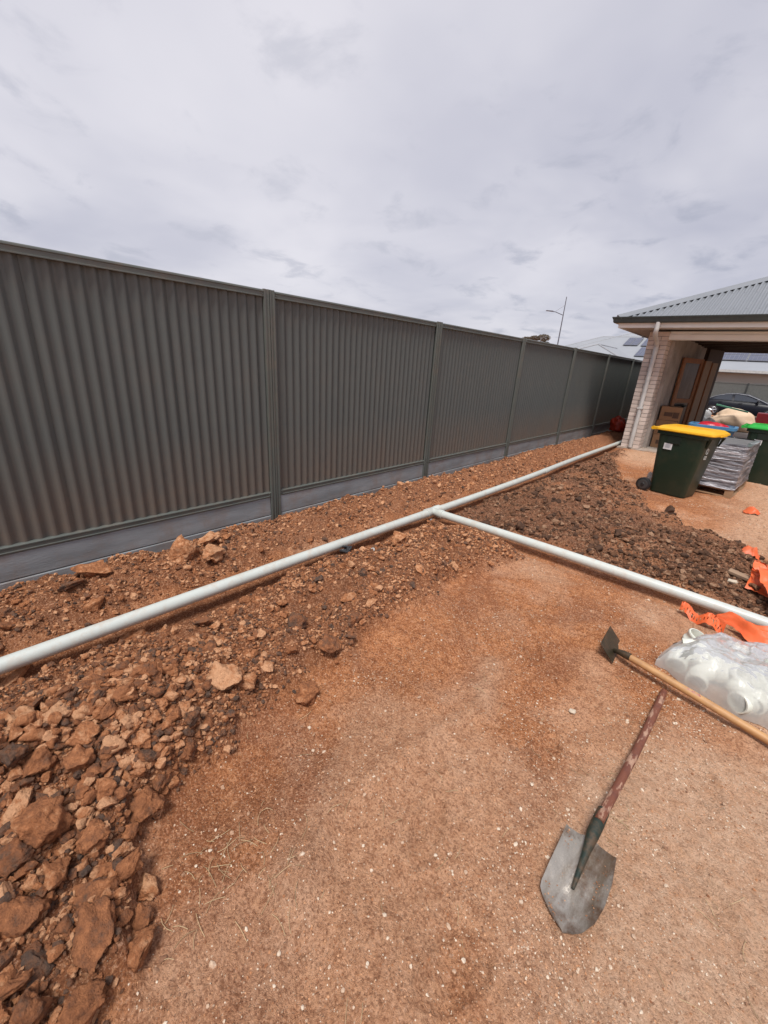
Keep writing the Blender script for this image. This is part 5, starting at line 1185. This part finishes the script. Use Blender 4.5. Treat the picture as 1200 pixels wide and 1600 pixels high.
ZZ = dome*hm
fold = .026*np.exp(-((VV-.86)/.07)**2)*ss(.12, .3, UU)*(.6+.6*vnoise(UU*9, VV*3, 66)) + .020*np.exp(-((VV-.70+.2*UU)/.045)**2)*ss(.2, .35, UU)
ang_ = np.arctan2(YY-3.10, XX-.34)+.25*vnoise(XX*5, YY*5, 75); rad_ = np.hypot(YY-3.10, XX-.34)
rays = (vnoise(ang_*9, rad_*4, 76)-.5)*1.0+(vnoise(ang_*21, rad_*6, 77)-.5)*.5
w1 = vnoise(XX*9+YY*13, YY*5-XX*14, 71)-.5; w2 = np.abs(vnoise(XX*26-YY*13, XX*8+YY*30, 72)-.5); w3 = np.abs(vnoise(XX*7+YY*20, XX*34-YY*9, 73)-.5); w4 = np.abs(vnoise(XX*40-YY*46, XX*34+YY*40, 74)-.5)
ee = np.minimum(1, ZZ/.03)
ZZ = hgt(XX, YY)+.004+ZZ+ee*(fold+.020*w1+.022*rays*ss(.05, .25, rad_)-.008*w2-.004*w3+.002)
bag.v = np.stack([XX.ravel()-.4, YY.ravel()-2.6, ZZ.ravel()], 1).tolist()
bag.f = [(j*NU+i, j*NU+i+1, (j+1)*NU+i+1, (j+1)*NU+i) for j in range(NV-1) for i in range(NU-1)]
o = bag.build('plastic_bag', M_BAG, smooth=True, auto=180); o.location = (.4, 2.6, 0); tag(o, 'clear crumpled plastic bag full of white pipe fittings at the right edge', 'bag')
# dark broken clump near the coupling
clod(HID, 2, -0.02, 2.735, .03, .022, .018, .4, .0, 'black broken lump left of the white coupling outside the bag', sink=.15)
clod(HID, 5, 0.012, 2.765, .018, .014, .012, 1.4, .0, 'smaller black crumb between the black lump and the white coupling', sink=.15)

# ------------------------------------------------------------ orange plastic
M_ORG = mat('orange_plastic', (0.80, 0.150, 0.045), 0.45, col2=(0.68, 0.115, 0.035), nscale=6, spec=.4, bump=.3, bscale=25, dirt=(.45, .17, .08), dirt_scale=7, dirt_amt=.5)
def sheet(name, fn, nu, nv, label, cat='plastic sheet', holes=None, group=None):
    mb = MB(); P = [[Vector(fn(i/nu, j/nv)) for i in range(nu+1)] for j in range(nv+1)]
    for s in (0, 1):
        for j in range(nv+1):
            for i in range(nu+1):
                p = P[j][i]; a = P[j][min(i+1, nu)]-P[j][max(i-1, 0)]; b = P[min(j+1, nv)][i]-P[max(j-1, 0)][i]; n = a.cross(b); n = n.normalized() if n.length > 1e-9 else Vector((0, 0, 1))
                mb.v.append(tuple(p+n*(.0008 if s else -.0008)))
    k = (nu+1)*(nv+1)
    for j in range(nv):
        for i in range(nu):
            if holes and holes(i, j): continue
            a = j*(nu+1)+i; mb.f += [(a, a+1, a+nu+2, a+nu+1), (k+a+nu+1, k+a+nu+2, k+a+1, k+a)]
    o = mb.build(name, M_ORG, smooth=True, auto=50); return tag(o, label, cat, group)
def crump(x, y, s, f=9.0): return (vnoise(np.array([x*f+s]), np.array([y*f-s]), s)[0]-.5)+.6*abs(vnoise(np.array([x*f*2.1-y*f]), np.array([y*f*1.7+x*f]), s+1)[0]-.5)
# upright folded sheet at the right edge: hangs from a fold
def up1(u, v):
    x = .225+.42*u; y = 3.94-.08*v-.05*u; z = .01+.17*(1-v)
    return (x+.03*crump(u, v, 3, 4), y+.12*crump(u, v, 8, 4)-.03*v, H(x, y)+z+.03*crump(u, v, 9, 5))
sheet('orange_sheet', up1, 26, 20, 'upright fold of orange plastic at the right edge above the branch pipe')
def up2(u, v):
    x = .255+.40*u+.16*v*(1-u); y = 3.90-.42*v; z = .13*(1-v)**1.2+.02
    return (x+.03*crump(u, v, 13, 4), y+.05*crump(u, v, 18, 4), H(x, y)+z+.05*crump(u, v, 19, 4)+.02)
sheet('orange_sheet', up2, 24, 26, 'orange plastic flap spreading down to the branch pipe at the right edge')
def strip(u, v):
    x = -.085+.25*u; y = 3.225-.10*u+(.085+.03*math.sin(u*9))*(v-.5)*(.35+1.0*math.sin(math.pi*min(1, u*.9+.1))); z = .015+.02*math.sin(u*12)+.05*max(0, math.sin(v*3.1))
    return (x, y+.02*math.sin(u*9), H(x, y)+z+.035*crump(u, v, 31, 5))
hr_ = random.Random(6)
sheet('orange_mesh', strip, 46, 8, 'ragged strip of orange mesh lying on the near side of the branch pipe', 'mesh', holes=lambda i, j: (i % 3 == 1 and j % 3 == 1 and hr_.random() < .7) or hr_.random() < .08)
def over(u, v):
    x = .10+.50*u+.02*v; wid = .05+.10*min(1, u/.3)
    y = 3.30-.04*u-wid*v-.10*u*u+.02*math.sin(u*11)
    z = .085*(1-v)**1.5*min(1, u/.12)+.02+.03*math.sin(math.pi*v)
    return (x, y, H(x, y)+z+.045*crump(u, v, 41, 6))
sheet('orange_sheet', over, 34, 16, 'orange plastic rumpled along the near side of the branch pipe behind the bag')
def scrap(cx, cy, w, h, lab, sd):
    def fn(u, v):
        x = cx+w*(u-.5); y = cy+h*(v-.5); return (x+.02*crump(u, v, sd, 5), y+.02*crump(u, v, sd+3, 5), H(x, y)+.012+.075*math.sin(math.pi*u)*math.sin(math.pi*v)*(w/.14)+.03*crump(u, v, sd+5, 6))
    return sheet('orange_scrap', fn, 10, 10, lab, 'plastic scrap')
scrap(.225, 4.78, .13, .10, 'small crumpled orange scrap at the far edge of the dark mound', 51)
scrap(.165, 6.62, .15, .12, 'faded orange scrap on bare soil right of the pallet', 61)
scrap(.27, 4.50, .05, .03, 'tiny orange shred beside the crumpled scrap on the dark mound', 71)
# red orange bag by the fence at the far end of the long pipe
M_RB = mat('red_orange_bag', (.55, .055, .02), .45, col2=(.38, .03, .012), nscale=6, bump=.6, bscale=20)
blob('orange_bag', M_RB, (-2.90, 12.55, H(-2.9, 12.5)), (.20, .26, .26), 'red orange plastic bag slumped by the fence at the far end of the long pipe', 'bag', 33, .28, 2.4)
# timber offcut on the dark mound
M_OFF = mat('weathered_timber', (.36, .24, .155), .85, col2=(.26, .165, .105), streak=(1, 8, 8), nscale=6, bump=.3, bscale=50)
o = MB().box(-.085, .085, -.028, .028, -.010, .012).build('timber_offcut', M_OFF, bevel=.003); o.location = (.185, 3.93, H(.185, 3.93)+.035); o.rotation_euler = (.15, .1, -.18); tag(o, 'short weathered timber offcut on the dark mound beside the orange sheet', 'timber')
# dry straw and roots on the soil
mb = MB(); rr = random.Random(5)
for i in range(150):
    cx, cy, sp_ = rr.choice([(-0.80, 0.36, 0.10), (-0.80, 0.36, 0.10), (-0.55, 0.9, 0.5), (0.0, 1.3, 0.25), (-0.3, 1.8, 0.6), (0.2, 1.0, 0.4)])
    x = cx+rr.gauss(0, sp_); y = cy+rr.gauss(0, sp_)
    if y < 0.05: continue
    a = rr.uniform(0, 6.28); L = rr.uniform(0.02, 0.07); bend = rr.uniform(-.5, .5)
    pts = []
    for k in range(4):
        u = k/3*L; px_ = x+u*math.cos(a+bend*k/3); py_ = y+u*math.sin(a+bend*k/3)
        pts.append((px_, py_, H(px_, py_)+0.004+0.004*math.sin(k)))
    mb.tube(pts, 0.0008, 3)
tag(mb.build('dry_straw', mat('straw', (0.50, 0.36, 0.20), 0.8)), 'bits of dry straw and fine roots on the compacted soil', 'straw', kind='stuff')
